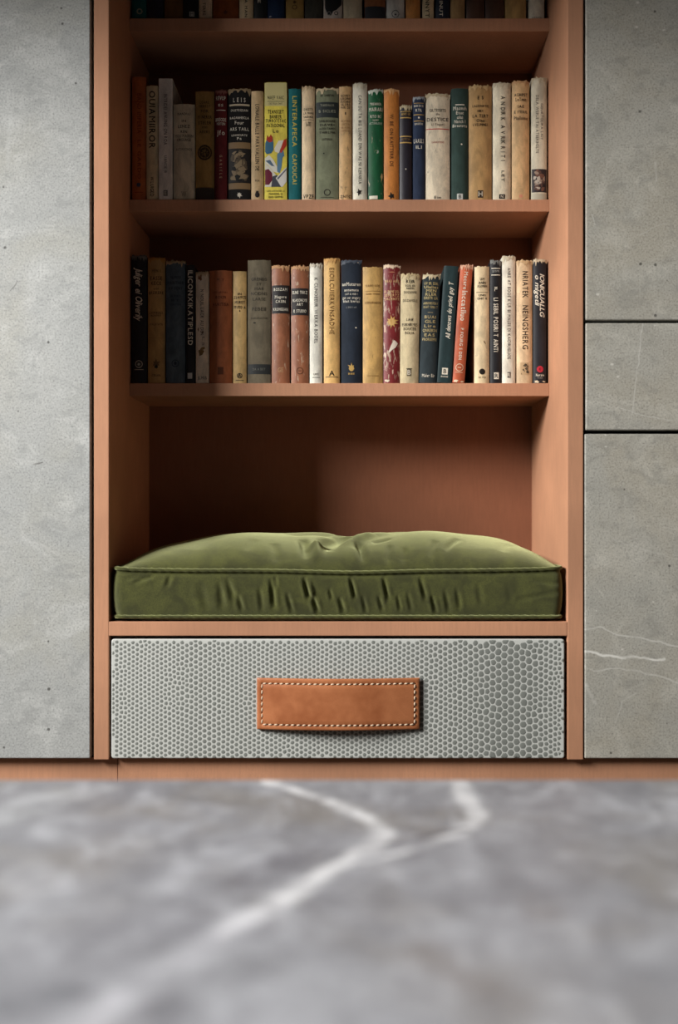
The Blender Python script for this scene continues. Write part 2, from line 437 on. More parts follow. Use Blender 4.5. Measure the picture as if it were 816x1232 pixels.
def leather_mat():
    t = NT('tan_leather')
    v = t.obj()
    big = t.noise(v, 14, 3, 0.6)
    cell = t.voro(v, 900).outputs['Distance']
    base = t.mix(t.ramp(big, 0.3, 0.7), lin((160, 92, 54)), lin((200, 128, 84)))
    base = t.mix(t.math('MULTIPLY', t.ramp(cell, 0.3, 0.9), 0.25), base, lin((140, 78, 44)))
    t.bump(t.math('SUBTRACT', 1.0, cell), 0.25, 0.0004)
    return t.done(base, 0.42, 0.45)
HX0, HX1, HZ0, HZ1 = X(309.5), X(505), Z(876.5), Z(815)
def bow(u): return 0.002 + 0.012 * math.sin(PI * min(max(u, 0), 1)) ** 0.9
def pull():
    W, H = HX1 - HX0, HZ1 - HZ0
    ins = 0.0085                              # stitch line inset
    us = sorted(set([0, .0006/W, .002/W, (ins-.0012)/W, (ins-.0006)/W, ins/W, (ins+.0006)/W, (ins+.0014)/W] + [i / 48 for i in range(2, 47)] + [1-v for v in (0, .0006/W, .002/W, (ins-.0012)/W, (ins-.0006)/W, ins/W, (ins+.0006)/W, (ins+.0014)/W)]))
    vs_ = sorted(set([0, .0006/H, .002/H, (ins-.0012)/H, (ins-.0006)/H, ins/H, (ins+.0006)/H, (ins+.0014)/H] + [i / 10 for i in range(2, 9)] + [1-v for v in (0, .0006/H, .002/H, (ins-.0012)/H, (ins-.0006)/H, ins/H, (ins+.0006)/H, (ins+.0014)/H)]))
    def relief(u, v):
        du, dv = min(u, 1 - u) * W, min(v, 1 - v) * H
        d = min(du, dv)
        r = -0.0013 * max(0, 1 - d / 0.002) ** 2
        inner = min(abs(d - ins), 1)
        r -= 0.0009 * math.exp(-(inner / 0.0009) ** 2)
        if d > ins: r += 0.0004
        return r
    nu, nv = len(us), len(vs_)
    V = []
    for back in (0, 1):
        for u in us:
            for v in vs_:
                y = -bow(u) - (0.0042 + relief(u, v) if not back else 0.0)
                V.append((HX0 + u * W, y, HZ0 + v * H))
    Fc = []
    g = lambda b, i, j: b * nu * nv + i * nv + j
    for i in range(nu - 1):
        for j in range(nv - 1):
            Fc.append((g(0,i,j), g(0,i+1,j), g(0,i+1,j+1), g(0,i,j+1)))
            Fc.append((g(1,i,j), g(1,i,j+1), g(1,i+1,j+1), g(1,i+1,j)))
    for i in range(nu - 1):
        Fc.append((g(0,i,0), g(1,i,0), g(1,i+1,0), g(0,i+1,0)))
        Fc.append((g(0,i,nv-1), g(0,i+1,nv-1), g(1,i+1,nv-1), g(1,i,nv-1)))
    for j in range(nv - 1):
        Fc.append((g(0,0,j), g(0,0,j+1), g(1,0,j+1), g(1,0,j)))
        Fc.append((g(0,nu-1,j), g(1,nu-1,j), g(1,nu-1,j+1), g(0,nu-1,j+1)))
    h = from_py('handle', V, Fc, leather_mat(), drawer, True)
    h['label'] = 'tan leather strap pull with cream stitching'
    # stitches: slanted cream threads, dark holes between them
    bm, bh = bmesh.new(), bmesh.new()
    def stitch(bmx, x, z, horiz, L, T, tilt, lift):
        u = (x - HX0) / W
        y = -bow(u) - 0.0042 + 0.0006 - lift
        sl = -0.012 * 0.9 * PI / W * math.cos(PI * u)
        m = Matrix.Translation((x, y, z)) @ Matrix.Rotation(math.atan(sl), 4, 'Z') @ Matrix.Rotation((0 if horiz else PI / 2) + tilt, 4, 'Y') @ Matrix.Diagonal((L, T, T, 1))
        bmesh.ops.create_icosphere(bmx, subdivisions=1, radius=0.5, matrix=m)
    n = 27
    for zz in (HZ0 + ins, HZ1 - ins):
        for i in range(n):
            x = HX0 + ins + (W - 2 * ins) * (i + 0.5) / n
            stitch(bm, x, zz, True, 0.0076, 0.0023, -0.12, 0.0011)
            stitch(bh, x + (W - 2 * ins) / n * 0.5, zz, True, 0.0026, 0.0021, 0, 0.0004)
    n = 7
    for xx in (HX0 + ins, HX1 - ins):
        for i in range(n):
            z = HZ0 + ins + (H - 2 * ins) * (i + 0.5) / n
            stitch(bm, xx, z, False, 0.0076, 0.0023, 0.12, 0.0011)
            stitch(bh, xx, z + (H - 2 * ins) / n * 0.5, False, 0.0026, 0.0021, 0, 0.0004)
    for b, nm, m in ((bm, 'stitching', plain('cream_thread', (235, 214, 186), 0.7)), (bh, 'stitch_holes', plain('stitch_hole_brown', (52, 26, 14), 0.9))):
        me = bpy.data.meshes.new(nm); b.to_mesh(me); b.free()
        o = link(nm, me, m, drawer, True); o['kind'] = 'stuff'
pull()

# ---------------------------------------------------------------- stone table in front
tb = empty('coffee_table', (0.0, (TY0 + TY1) / 2, 0), 'low table with marbled grey stone top, blurred in the foreground', 'table')
box('table_top', -0.68, 0.68, TY0 / 2 - TY1 / 2, TY1 / 2 - TY0 / 2, TZ - 0.045, TZ, M_table, tb, 0.003, 3)
for sx in (-1, 1):
    for sy in (-1, 1):
        box('leg', sx * 0.6 - 0.03, sx * 0.6 + 0.03, sy * 0.24 - 0.03, sy * 0.24 + 0.03, 0, TZ - 0.0455, M_steel, tb, 0.002)

# ---------------------------------------------------------------- cushion
def velvet():
    t = NT('olive_velvet')
    v = t.obj()
    n1 = t.noise(v, 26, 4, 0.65, 0.6)
    n2 = t.noise(v, 480, 3, 0.8)
    base = t.mix(t.ramp(n1, 0.3, 0.72), lin((36, 36, 12)), lin((72, 74, 30)))
    base = t.mix(t.math('MULTIPLY', t.ramp(n2, 0.42, 0.62), 0.6), base, lin((30, 30, 10)))
    t.b.inputs['Sheen Weight'].default_value = 1.0
    t.b.inputs['Sheen Roughness'].default_value = 0.58
    t.b.inputs['Sheen Tint'].default_value = lin((216, 220, 162))
    t.bump(n2, 0.5, 0.0012)
    return t.done(base, 0.9, 0.1)
M_velvet = velvet()
CX0, CX1 = X(137), X(676)
CYF, CYB = 0.004, 0.335
SEAT = Z(748) + 0.0003
ZT, ZBm = Z(686.5), Z(742)
def seam_z(x, y):
    px = VX + x * F / (y - CY)
    sag = 0.0035 * math.exp(-((px - 425) / 70) ** 2) - 0.005 * max(0, (px - 560) / 115) ** 1.5 * 0.6 - 0.002 * max(0, (230 - px) / 95)
    return ZT - sag
# folds on the top: x pixel, depth (m) at both ends, amplitude, half width (m)
TF = [((384, 0.004), (382, 0.07), 0.007, 0.009), ((371, 0.012), (366, 0.08), -0.007, 0.009),
      ((390, 0.045), (416, 0.16), -0.017, 0.023), ((370, 0.035), (391, 0.065), 0.003, 0.009), ((404, 0.045), (450, 0.095), 0.005, 0.012), ((392, 0.03), (420, 0.10), -0.008, 0.012),
      ((428, 0.03), (440, 0.09), -0.004, 0.010), ((437, 0.004), (431, 0.06), -0.006, 0.006), ((447, 0.05), (470, 0.07), -0.004, 0.006),
      ((420, 0.075), (470, 0.12), 0.007, 0.014), ((345, 0.12), (400, 0.17), -0.008, 0.02),
      ((410, 0.17), (440, 0.30), -0.010, 0.02), ((460, 0.17), (520, 0.24), -0.006, 0.012),
      ((533, 0.02), (550, 0.07), -0.004, 0.006), ((515, 0.01), (522, 0.05), -0.003, 0.006), ((465, 0.0), (468, 0.04), -0.003, 0.005), ((483, 0.0), (486, 0.03), -0.003, 0.005),
      ((300, 0.02), (310, 0.06), -0.002, 0.010), ((335, 0.0), (332, 0.05), -0.003, 0.008), ((600, 0.03), (610, 0.09), -0.003, 0.012), ((240, 0.03), (262, 0.10), -0.002, 0.014)]
# folds on the front band: pixels top and bottom
FF = [((326, 694), (330, 734), -.0035, .0030), ((331, 692), (333, 708), -.0025, .0022), ((365, 693), (373, 722), -.0045, .0028), ((375, 714), (383, 738), -.0040, .0028), ((371, 700), (378, 724), .0025, .0030),
      ((421, 693), (428, 722), -.0045, .0026), ((408, 718), (414, 738), -.0030, .0028), ((461, 693), (468, 724), -.0040, .0026), ((455, 716), (461, 736), -.0025, .0024), ((396, 708), (400, 722), -.0025, .0022),
      ((505, 693), (513, 724), -.0035, .0028), ((490, 712), (496, 736), -.0020, .0025), ((519, 716), (525, 738), -.0030, .0025), ((535, 708), (541, 738), -.0022, .0028), ((549, 705), (554, 735), -.0020, .0028), ((478, 715), (482, 736), -.0022, .0022),
      ((272, 695), (283, 724), -.0030, .0038), ((264, 697), (268, 735), -.0022, .0040), ((286, 714), (292, 736), -.0025, .0028), ((240, 700), (250, 736), -.0015, .0050), ((345, 712), (352, 738), -.0025, .0026), ((436, 716), (441, 738), -.0022, .0024),
      ((187, 692), (160, 701), -.0030, .0026), ((178, 692), (148, 697), -.0020, .0022), ((205, 692), (200, 708), -.0018, .0030), ((312, 705), (316, 736), -.0020, .0030), ((575, 700), (580, 730), -.0014, .0035),
      ((620, 722), (674, 712), -.0016, .0030), ((640, 698), (674, 703), -.0016, .0026), ((610, 700), (616, 726), -.0010, .0035)]
def segd(p, a, b):
    dx, dy = b[0] - a[0], b[1] - a[1]
    h = ((p[0] - a[0]) * dx + (p[1] - a[1]) * dy) / (dx * dx + dy * dy)
    h = min(max(h, 0), 1)
    return math.hypot(p[0] - a[0] - h * dx, p[1] - a[1] - h * dy), h
TFm = []
for a, b, amp, wd in TF:
    TFm.append(((X(a[0], a[1] + 0.05), a[1] + CYF), (X(b[0], b[1] + 0.05), b[1] + CYF), amp, wd))
FFm = [((X(a[0]), Z(a[1])), (X(b[0]), Z(b[1])), amp, wd) for a, b, amp, wd in FF]
def perimeter(r=0.014, step=0.0021):
    pts = []
    def seg(p, q):
        n = max(2, int(math.hypot(q[0] - p[0], q[1] - p[1]) / step))
        for i in range(n): pts.append((p[0] + (q[0] - p[0]) * i / n, p[1] + (q[1] - p[1]) * i / n))
    def arc(cx, cy, a0):
        for i in range(8): a = a0 + PI / 2 * i / 8; pts.append((cx + r * math.cos(a), cy + r * math.sin(a)))
    seg((CX0 + r, CYF), (CX1 - r, CYF)); arc(CX1 - r, CYF + r, -PI / 2)
    seg((CX1, CYF + r), (CX1, CYB - r)); arc(CX1 - r, CYB - r, 0)
    seg((CX1 - r, CYB), (CX0 + r, CYB)); arc(CX0 + r, CYB - r, PI / 2)
    seg((CX0, CYB - r), (CX0, CYF + r)); arc(CX0 + r, CYF + r, PI)
    return pts
def cushion():
    per = perimeter()
    n = len(per)
    mx, my = (CX0 + CX1) / 2, (CYF + CYB) / 2
    hx, hy = (CX1 - CX0) / 2, (CYB - CYF) / 2
    nrm = []
    for i in range(n):
        a, b = per[i - 1], per[(i + 1) % n]
        dx, dy = b[0] - a[0], b[1] - a[1]; L = math.hypot(dx, dy) or 1
        nrm.append((dy / L, -dx / L))
    V, Fc = [], []
    rings = 0
    # bottom rings then side rings
    for k, (ins, zz) in enumerate(((0.16, SEAT), (0.03, SEAT), (0.010, SEAT + 0.0005), (0.003, SEAT + 0.0035))):
        for (x, y), (nx, ny) in zip(per, nrm):
            lift = 0.004 * (abs(x - mx) / hx) ** 6 if k > 1 else 0
            V.append((x - nx * ins, y - ny * ins, zz + lift + (ZBm - SEAT - 0.0055) * 0))
        rings += 1
    NS = 26
    for k in range(NS + 1):
        s = k / NS
        for (x, y), (nx, ny) in zip(per, nrm):
            zt = seam_z(x, y)
            z = ZBm + (zt - ZBm) * s
            bul = 0.0045 * math.sin(PI * s) ** 0.8 - 0.0012 * math.exp(-((s - 0.06) / 0.03) ** 2) - 0.0014 * math.exp(-((s - 0.93) / 0.03) ** 2)
            dd = 0
            if ny < -0.5:
                fade = min(1, min(s, 1 - s) / 0.10)
                for a, b, amp, wd in FFm:
                    if abs(x - (a[0] + b[0]) / 2) > 0.06: continue
                    d, h = segd((x, z), a, b)
                    wd = wd * 1.25
                    if d < wd * 3: dd += amp * fade * (1 - abs(2 * h - 1) ** 2.5) * (math.exp(-(d / wd) ** 2) - 0.35 * math.exp(-((d - 1.9 * wd) / wd) ** 2))
                dd *= 1.3
            V.append((x + nx * (bul + dd), y + ny * (bul + dd), z))
        rings += 1
    NR = 64
    ph = [random.Random(7).uniform(0, 6) for _ in range(8)]
    for k in range(1, NR):
        t = k / NR
        t2 = 1 - (1 - t) ** 1.25 * 1.0
        t2 = t ** 1.25
        for (x, y) in per:
            px_, py_ = x + (mx - x) * t2 * 0.985, y + (my - y) * t2 * 0.985
            U, W_ = abs(px_ - mx) / hx, abs(py_ - my) / hy
            cr = 0.0585 * max(0, 1 - U ** 3.4) ** 0.75 * max(0, 1 - W_ ** 2.8) ** 0.6
            zz = seam_z(px_, py_ if py_ > 0.1 else CYF) * 1.0
            f = 0
            for a, b, amp, wd in TFm:
                if abs(px_ - (a[0] + b[0]) / 2) > 0.12: continue
                d, h = segd((px_, py_), a, b)
                if d < wd * 3: f += amp * (1 - 0.85 * abs(2 * h - 1) ** 3) * math.exp(-(d / wd) ** 2)
            f *= min(1, (1 - W_) / 0.06) * min(1, (1 - U) / 0.05)
            und = 0.0016 * (math.sin(px_ * 38 + ph[0] + 9 * py_) + math.sin(px_ * 21 - py_ * 30 + ph[1])) * min(1, cr / 0.02)
            tilt = (0.004 if px_ < mx else -0.007) * math.sin((px_ - mx) / hx * 2.2)
            V.append((px_, py_, zz + cr + f + und - tilt * min(1, cr / 0.03)))
        rings += 1
    for r in range(rings - 1):
        for i in range(n):
            j = (i + 1) % n
            Fc.append((r * n + i, r * n + j, (r + 1) * n + j, (r + 1) * n + i))
    Fc.append(tuple(range((rings - 1) * n, rings * n)))
    Fc.append(tuple(range(n - 1, -1, -1)))
    root = empty('seat_cushion', (mx, my, SEAT), 'olive green velvet box cushion with piped edges on the seat niche', 'cushion')
    off = (-mx, -my, -SEAT)
    o = from_py('cover', V, Fc, M_velvet, root, True); o.location = off
    # piping along both seams
    for nm, zf, out, rr in (('piping', lambda x, y: seam_z(x, y) + 0.0002, 0.0014, 0.0030), ('piping', lambda x, y: ZBm - 0.0005 , 0.0012, 0.0030)):
        V, Fc = [], []
        K = 8
        rnd = random.Random(3)
        for i, ((x, y), (nx, ny)) in enumerate(zip(per, nrm)):
            rj = rr * (1 + 0.10 * math.sin(i * 0.9) + rnd.uniform(-.04, .04))
            c = math.exp(-(((abs(x - mx) - hx) / 0.02) ** 2)) * (1 if ny < 0.3 else 0.6)
            z0 = zf(x, y) + (0.0015 * c if zf(0, 0) > ZBm + 0.01 else 0)
            for k in range(K):
                a = 2 * PI * k / K
                V.append((x + nx * (out + rj * math.cos(a)), y + ny * (out + rj * math.cos(a)), z0 + rj * math.sin(a)))
        for i in range(n):
            j = (i + 1) % n
            for k in range(K):
                l = (k + 1) % K
                Fc.append((i * K + k, j * K + k, j * K + l, i * K + l))
        o = from_py(nm, V, Fc, M_velvet, root, True); o.location = off
cushion()
#BOOKS#
# ---------------------------------------------------------------- books
KP = (YS - CY) / F                        # metres per photo pixel at the shelf fronts
_mats = {}
def ink(c):
    c = tuple(c)
    if c not in _mats: _mats[c] = plain('ink_%02x%02x%02x' % c, c, 0.55, 0.3)
    return _mats[c]
def book_mat(c, kind, wear):
    key = (tuple(c), kind, wear)
    if key in _mats: return _mats[key]
    t = NT({'c': 'book_cloth', 'p': 'book_paper', 'l': 'book_leather'}[kind])
    oi = t.new('ShaderNodeObjectInfo')
    v = t.vmath('ADD', t.obj(), oi.outputs['Location'])
    n = t.noise(t.vmath('MULTIPLY', v, (60, 60, 24)), 1, 5, 0.65, 0.4)
    base = t.mix(t.ramp(n, 0.3, 0.7), lin([k * 0.86 for k in c]), lin([min(255, k * 1.06 + 2) for k in c]))
    sp = t.noise(v, 700, 2, 0.7)
    base = t.mix(t.math('MULTIPLY', t.ramp(sp, 0.52, 0.72), 0.35), base, lin([k * 0.72 for k in c]))
    if wear:
        s = t.noise(t.vmath('MULTIPLY', v, (150, 150, 40)), 1, 4, 0.7, 0.8)
        base = t.mix(t.math('MULTIPLY', t.ramp(s, 0.64 - 0.1 * wear, 0.72 - 0.1 * wear), 0.75), base, lin((206, 186, 160)) if sum(c) < 420 else lin([k * 0.66 for k in c]))
    h = t.noise(t.vmath('MULTIPLY', v, (900, 900, 900)), 1, 2, 0.6)
    if kind == 'c':
        h = t.math('ADD', h, t.math('ADD', t.math('SINE', t.math('MULTIPLY', t.new('ShaderNodeSeparateXYZ').outputs[0], 5000)), 0))
        sx = h.node.inputs[1].links[0].from_node.inputs[0].links[0].from_node.inputs[0].links[0].from_node.inputs[0].links[0].from_node
        t.put(sx.inputs[0], v)
    t.bump(h, 0.22 if kind != 'l' else 0.4, 0.0005)
    _mats[key] = t.done(base, {'c': 0.72, 'p': 0.55, 'l': 0.45}[kind], {'c': 0.2, 'p': 0.35, 'l': 0.4}[kind])
    return _mats[key]
M_page = plain('page_paper', (205, 190, 160), 0.9, 0.1)

# glyphs with slab serifs, one mesh per character
_gl = {}
def glyph(ch, serif=True):
    k = (ch, serif)
    if k in _gl: return _gl[k]
    cu = bpy.data.curves.new('g', 'FONT'); cu.body = ch; cu.size = 1.0; cu.offset = 0.0 if ch in 'MW' else 0.012; cu.resolution_u = 2
    ob = bpy.data.objects.new('g', cu)
    me = bpy.data.meshes.new_from_object(ob)
    v = [(q.co.x, q.co.y) for q in me.vertices]
    f = [tuple(p.vertices) for p in me.polygons]
    if v and serif and ch.isalpha():
        lv = [0.0, 0.682] if ch.isupper() else [0.0]
        for e in me.edges:
            a, b = v[e.vertices[0]], v[e.vertices[1]]
            for L in lv:
                if abs(a[1] - L) < 0.004 and abs(b[1] - L) < 0.004 and 0.04 < abs(a[0] - b[0]) < 0.2:
                    x0, x1 = min(a[0], b[0]) - 0.06, max(a[0], b[0]) + 0.06
                    y0, y1 = (L, L + 0.05) if L == 0 else (L - 0.05, L)
                    n = len(v); v += [(x0, y0), (x1, y0), (x1, y1), (x0, y1)]; f.append((n, n + 1, n + 2, n + 3))
    wd = max([q[0] for q in v]) if v else 0.28
    x0 = min([q[0] for q in v]) if v else 0.0
    v = [(q[0] - x0, q[1]) for q in v]
    _gl[k] = (v, f, (wd - x0) if v else 0.28)
    bpy.data.objects.remove(ob); bpy.data.curves.remove(cu); bpy.data.meshes.remove(me)
    return _gl[k]
def text_shape(s, serif=True, sp=0.14):
    V, Fc, x = [], [], 0.0
    for ch in s:
        v, f, wd = glyph(ch, serif) if ch != ' ' else ([], [], 0.30)
        n = len(V)
        V += [(q[0] + x, q[1]) for q in v]; Fc += [tuple(i + n for i in p) for p in f]
        x += wd + sp
    return V, Fc, x - sp                    # cap height 0.682

K_ = (34, 28, 24); W_ = (232, 224, 205); G_ = (196, 160, 92); R_ = (150, 40, 34); B_ = (28, 28, 32)
class Book:
    def __init__(s, row, xt0, xt1, ytop, col, kind, label, prints=(), xb=None, wear=0, torn=None, bulge=None, depth=None, flat=2.2, name='book', sink=0.0):
        ybot = SH[row][0]
        s.k = KP
        xb0, xb1 = xb if xb else (xt0, xt1)
        s.w = min(xt1 - xt0, xb1 - xb0) * KP - 0.0006
        s.h = (ybot - ytop) * KP
        lean = math.atan2(((xt0 + xt1) - (xb0 + xb1)) / 2 * KP, s.h)
        s.ybot = ybot
        s.b = bulge if bulge is not None else min(0.0045, s.w * 0.14)
        s.p = flat
        rnd = random.Random(int(xt0 * 7 + row * 1000))
        s.rnd = rnd
        D = depth or min(0.172, 0.66 * s.h + 0.012)
        xc = X((xb0 + xb1) / 2, YS)
        zb = Z(ybot, YS) + 0.0002
        s.root = empty(name, (xc, YS + s.b + 0.002 + sink + rnd.uniform(0, 0.0015), zb + abs(math.sin(lean)) * s.w / 2), label, 'book', ['books on the top shelf', 'books on the middle shelf', 'books on the lower shelf'][row])
        s.root.rotation_euler = (0, lean, 0)
        if sum(col) > 470: col = tuple(min(242, c * 1.08) for c in col)
        mat = book_mat(col, kind, wear)
        # cover: spine and two boards in one wrap
        w2, th = s.w / 2, 0.0022
        nu = 12
        us = [-w2 + s.w * i / nu for i in range(nu + 1)]
        outer = [(u, s.sy(u)) for u in us] + [(w2, D * 0.3), (w2, D)]
        outer = [(-w2, D), (-w2, D * 0.3)] + outer
        inner = [(min(max(x, -w2 + th), w2 - th), y + th if abs(x) < w2 - 1e-6 or y < D * 0.2 else y) for x, y in outer]
        zs = [0, 0.001, s.h * 0.05] + [s.h * i / 8 for i in range(1, 8)] + [s.h * 0.96, s.h - 0.0012, s.h]
        V, Fc = [], []
        n = len(outer)
        jag = [rnd.uniform(-1, 1) for _ in range(n)]
        for iz, z in enumerate(zs):
            for prof in (outer, inner):
                for i, (x, y) in enumerate(prof):
                    zz = z
                    if iz >= len(zs) - 2 and 2 <= i < n - 2: zz += (jag[i] * (0.0012 if torn or wear else 0.0003)) + (0.0008 if (i in (2, n - 3)) and kind != 'p' else 0)
                    xx = x
                    if prof is outer and iz in (0, len(zs) - 1): xx *= 0.992
                    V.append((xx, y, zz))
        g = lambda iz, o, i: (iz * 2 + o) * n + i
        for iz in range(len(zs) - 1):
            for i in range(n - 1):
                Fc.append((g(iz, 0, i), g(iz, 0, i + 1), g(iz + 1, 0, i + 1), g(iz + 1, 0, i)))
                Fc.append((g(iz, 1, i), g(iz + 1, 1, i), g(iz + 1, 1, i + 1), g(iz, 1, i + 1)))
            for i in (0, n - 1):
                q = (g(iz, 0, i), g(iz + 1, 0, i), g(iz + 1, 1, i), g(iz, 1, i))
                Fc.append(q if i == 0 else q[::-1])
        for iz, fl in ((0, 1), (len(zs) - 1, 0)):
            for i in range(n - 1):
                q = (g(iz, 0, i), g(iz, 0, i + 1), g(iz, 1, i + 1), g(iz, 1, i))
                Fc.append(q[::-1] if fl else q)
        from_py('cover', V, Fc, mat, s.root, False)
        cov = s.root.children[0].data
        cov.polygons.foreach_set('use_smooth', [True] * len(cov.polygons))
        try: cov.set_sharp_from_angle(angle=math.radians(40))
        except Exception: pass
        box('page_block', -w2 + th + 0.0002, w2 - th - 0.0002, th + 0.002, D - 0.004, 0.002, s.h - 0.0035, M_page, s.root)
        s.parts = {}; s.key = ('', 0); s.fresh = False
        if torn: s.fringe(torn)
        for p in prints: getattr(s, 'p_' + p[0])(*p[1:])
        for (nm, _), (V, Fc, cols, mi) in s.parts.items():
            bm = bmesh.new()                  # cut into narrow strips so that it wraps round the spine
            vs = [bm.verts.new(v) for v in V]
            for f, k in zip(Fc, mi):
                try: bm.faces.new([vs[i] for i in f]).material_index = k
                except ValueError: pass
            if nm in ('lettering', 'emblem', 'illustration', 'stain'):
                bmesh.ops.triangulate(bm, faces=bm.faces[:])
                for q in (-.42, -.36, -.29, -.2, -.1, 0, .1, .2, .29, .36, .42):
                    bmesh.ops.bisect_plane(bm, geom=bm.verts[:] + bm.edges[:] + bm.faces[:], plane_co=(q * s.w, 0, 0), plane_no=(1, 0, 0), dist=1e-7)
            for v in bm.verts: v.co.y += s.sy(v.co.x)
            me = bpy.data.meshes.new(nm); bm.to_mesh(me); bm.free()
            link(nm, me, [ink(c) for c in cols], s.root)
    def sy(s, u):
        a = min(1.0, abs(2 * u / s.w))
        return -s.b * (1 - a ** s.p)
    def zz(s, py): return (s.ybot - py) * s.k
    def add(s, part, V, Fc, col, off):
        if part in ('lettering', 'rule', 'spine_label') or s.fresh: s.key = (part, len(s.parts)); s.fresh = False
        P = s.parts.setdefault(s.key if part == s.key[0] else (part, 0), ([], [], [], []))
        n = len(P[0])
        w2 = s.w / 2 - 0.0004
        for (u, z) in V:
            u = min(max(u, -w2), w2)
            P[0].append((u, -off, min(max(z, 0.0004), s.h - 0.0004)))
        if tuple(col) not in P[2]: P[2].append(tuple(col))
        k = P[2].index(tuple(col))
        P[1].extend(tuple(i + n for i in f) for f in Fc); P[3].extend([k] * len(Fc))
    # horizontal lines of lettering
    def p_h(s, y, hp, txt, col, wf=0.8, serif=True):
        V, Fc, L = text_shape(txt, serif)
        sx = s.w * wf / L; sz = hp * s.k / 0.682
        sx = min(sx, sz * 2.2)
        z0 = s.zz(y) - hp * s.k / 2
        s.add('lettering', [((x - L / 2) * sx, z0 + q * sz) for x, q in V], Fc, col, 0.0004)
    def p_H(s, y0, dy, hp, txts, col, wf=0.8):
        for i, t in enumerate(txts.split('|')):
            if t: s.p_h(y0 + i * dy, hp, t, col, min(0.9, wf * (0.55 + 0.45 * min(1, len(t) / 7))))
    # lettering up or down the spine
    def p_v(s, y0, y1, xf, hp, txt, col, d=1, serif=True, slant=0.0):
        V, Fc, L = text_shape(txt, serif, 0.14 if not slant else 0.05)
        sl = (y1 - y0) * s.k / L; sh = hp * s.k / 0.682
        uc = (xf - 0.5) * s.w
        out = []
        for x, q in V:
            x += slant * q
            if d > 0: out.append((uc + (q - 0.341) * sh, s.zz(y0) - x * sl))
            else: out.append((uc - (q - 0.341) * sh, s.zz(y1) + x * sl))
        s.add('lettering', out, Fc, col, 0.0004)
    def patch(s, part, u0, u1, z0, z1, col, off, n=8):
        V = []; Fc = []
        for i in range(n + 1):
            u = u0 + (u1 - u0) * i / n
            V += [(u, z0), (u, z1)]
        for i in range(n): Fc.append((2 * i, 2 * i + 2, 2 * i + 3, 2 * i + 1))
        s.add(part, V, Fc, col, off)
    def p_b(s, y0, y1, col, wf=1.0): s.patch('spine_label', -s.w / 2 * wf, s.w / 2 * wf, s.zz(y1), s.zz(y0), col, 0.00022)
    def p_l(s, y, col, wf=0.7, t=0.9): s.patch('rule', -s.w / 2 * wf, s.w / 2 * wf, s.zz(y + t / 2), s.zz(y - t / 2), col, 0.00036)
    def p_d(s, y, r, col, xf=0.5, rx=None):
        n = 14; uc = (xf - 0.5) * s.w
        V = [(uc + (rx or r) * s.k * math.cos(2 * PI * i / n), s.zz(y) + r * s.k * math.sin(2 * PI * i / n)) for i in range(n)]
        s.add('emblem', V, [tuple(range(n))], col, 0.0004)
    def p_o(s, y, r, col, xf=0.5, t=0.9):
        n = 18; uc = (xf - 0.5) * s.w; V = []
        for rr in (r, r - t):
            V += [(uc + rr * s.k * math.cos(2 * PI * i / n), s.zz(y) + rr * s.k * math.sin(2 * PI * i / n)) for i in range(n)]
        s.add('emblem', V, [(i, (i + 1) % n, n + (i + 1) % n, n + i) for i in range(n)], col, 0.0004)
    def p_q(s, y, a, col, xf=0.5, b=None, mark=None):
        uc = (xf - 0.5) * s.w
        s.patch('emblem', uc - a / 2 * s.k, uc + a / 2 * s.k, s.zz(y + (b or a) / 2), s.zz(y - (b or a) / 2), col, 0.0003, 3)
        if mark: 
            V, Fc, L = text_shape(mark); sc = (b or a) * 0.62 * s.k / 0.682
            s.add('emblem', [(uc + (x - L / 2) * sc, s.zz(y) + (q - 0.341) * sc) for x, q in V], Fc, (40, 40, 40) if sum(col) > 380 else (215, 205, 185), 0.0005)
    # ragged emblem: a small star-shaped colophon
    def p_s(s, y, r, col, xf=0.5, pts=7):
        uc = (xf - 0.5) * s.w; n = pts * 2
        V = [(uc, s.zz(y))] + [(uc + r * s.k * (1 if i % 2 else 0.5) * s.rnd.uniform(.7, 1.1) * math.cos(2 * PI * i / n), s.zz(y) + r * s.k * (1 if i % 2 else 0.5) * s.rnd.uniform(.7, 1.1) * math.sin(2 * PI * i / n)) for i in range(n)]
        s.add('emblem', V, [(0, 1 + i, 1 + (i + 1) % n) for i in range(n)], col, 0.0004)
    def blob(s, part, x, y, rx, ry, col, off=0.0003, a=0.0, n=10, jit=0.35):
        V = []
        for i in range(n):
            r = 1 + s.rnd.uniform(-jit, jit); t = 2 * PI * i / n
            ex, ey = rx * r * math.cos(t), ry * r * math.sin(t)
            V.append(((x - 0.5) * s.w + (ex * math.cos(a) - ey * math.sin(a)) * s.k, s.zz(y) + (ex * math.sin(a) + ey * math.cos(a)) * s.k))
        s.add(part, [((x - 0.5) * s.w, s.zz(y))] + V, [(0, 1 + i, 1 + (i + 1) % n) for i in range(n)], col, off)
    def p_blob(s, x, y, rx, ry, col, a=0.0, jit=0.35, off=0.0003, part='stain'): s.blob(part, x, y, rx, ry, col, off, a, 10, jit)
    def p_poly(s, pts, col, off=0.0003):
        V = [((x - 0.5) * s.w, s.zz(y)) for x, y in pts]
        s.add('illustration', V, [tuple(range(len(V)))], col, off)
    def p_art(s, y0, y1, bg, cols, n, seed=1, part='illustration', wf=0.96):
        s.patch(part, -s.w / 2 * wf, s.w / 2 * wf, s.zz(y1), s.zz(y0), bg, 0.00022)
        r = random.Random(seed)
        wpx = s.w / s.k * wf
        for i in range(n):
            rx, ry = r.uniform(.06, .2) * wpx, r.uniform(.04, .13) * (y1 - y0)
            x = r.uniform(0.1 + rx / wpx, 0.9 - rx / wpx); y = r.uniform(y0 + ry * 1.3, y1 - ry * 1.3)
            s.blob(part, x, y, rx, ry, r.choice(cols), 0.0003 + i * 0.000006, r.uniform(-.5, .5), 9, 0.4)
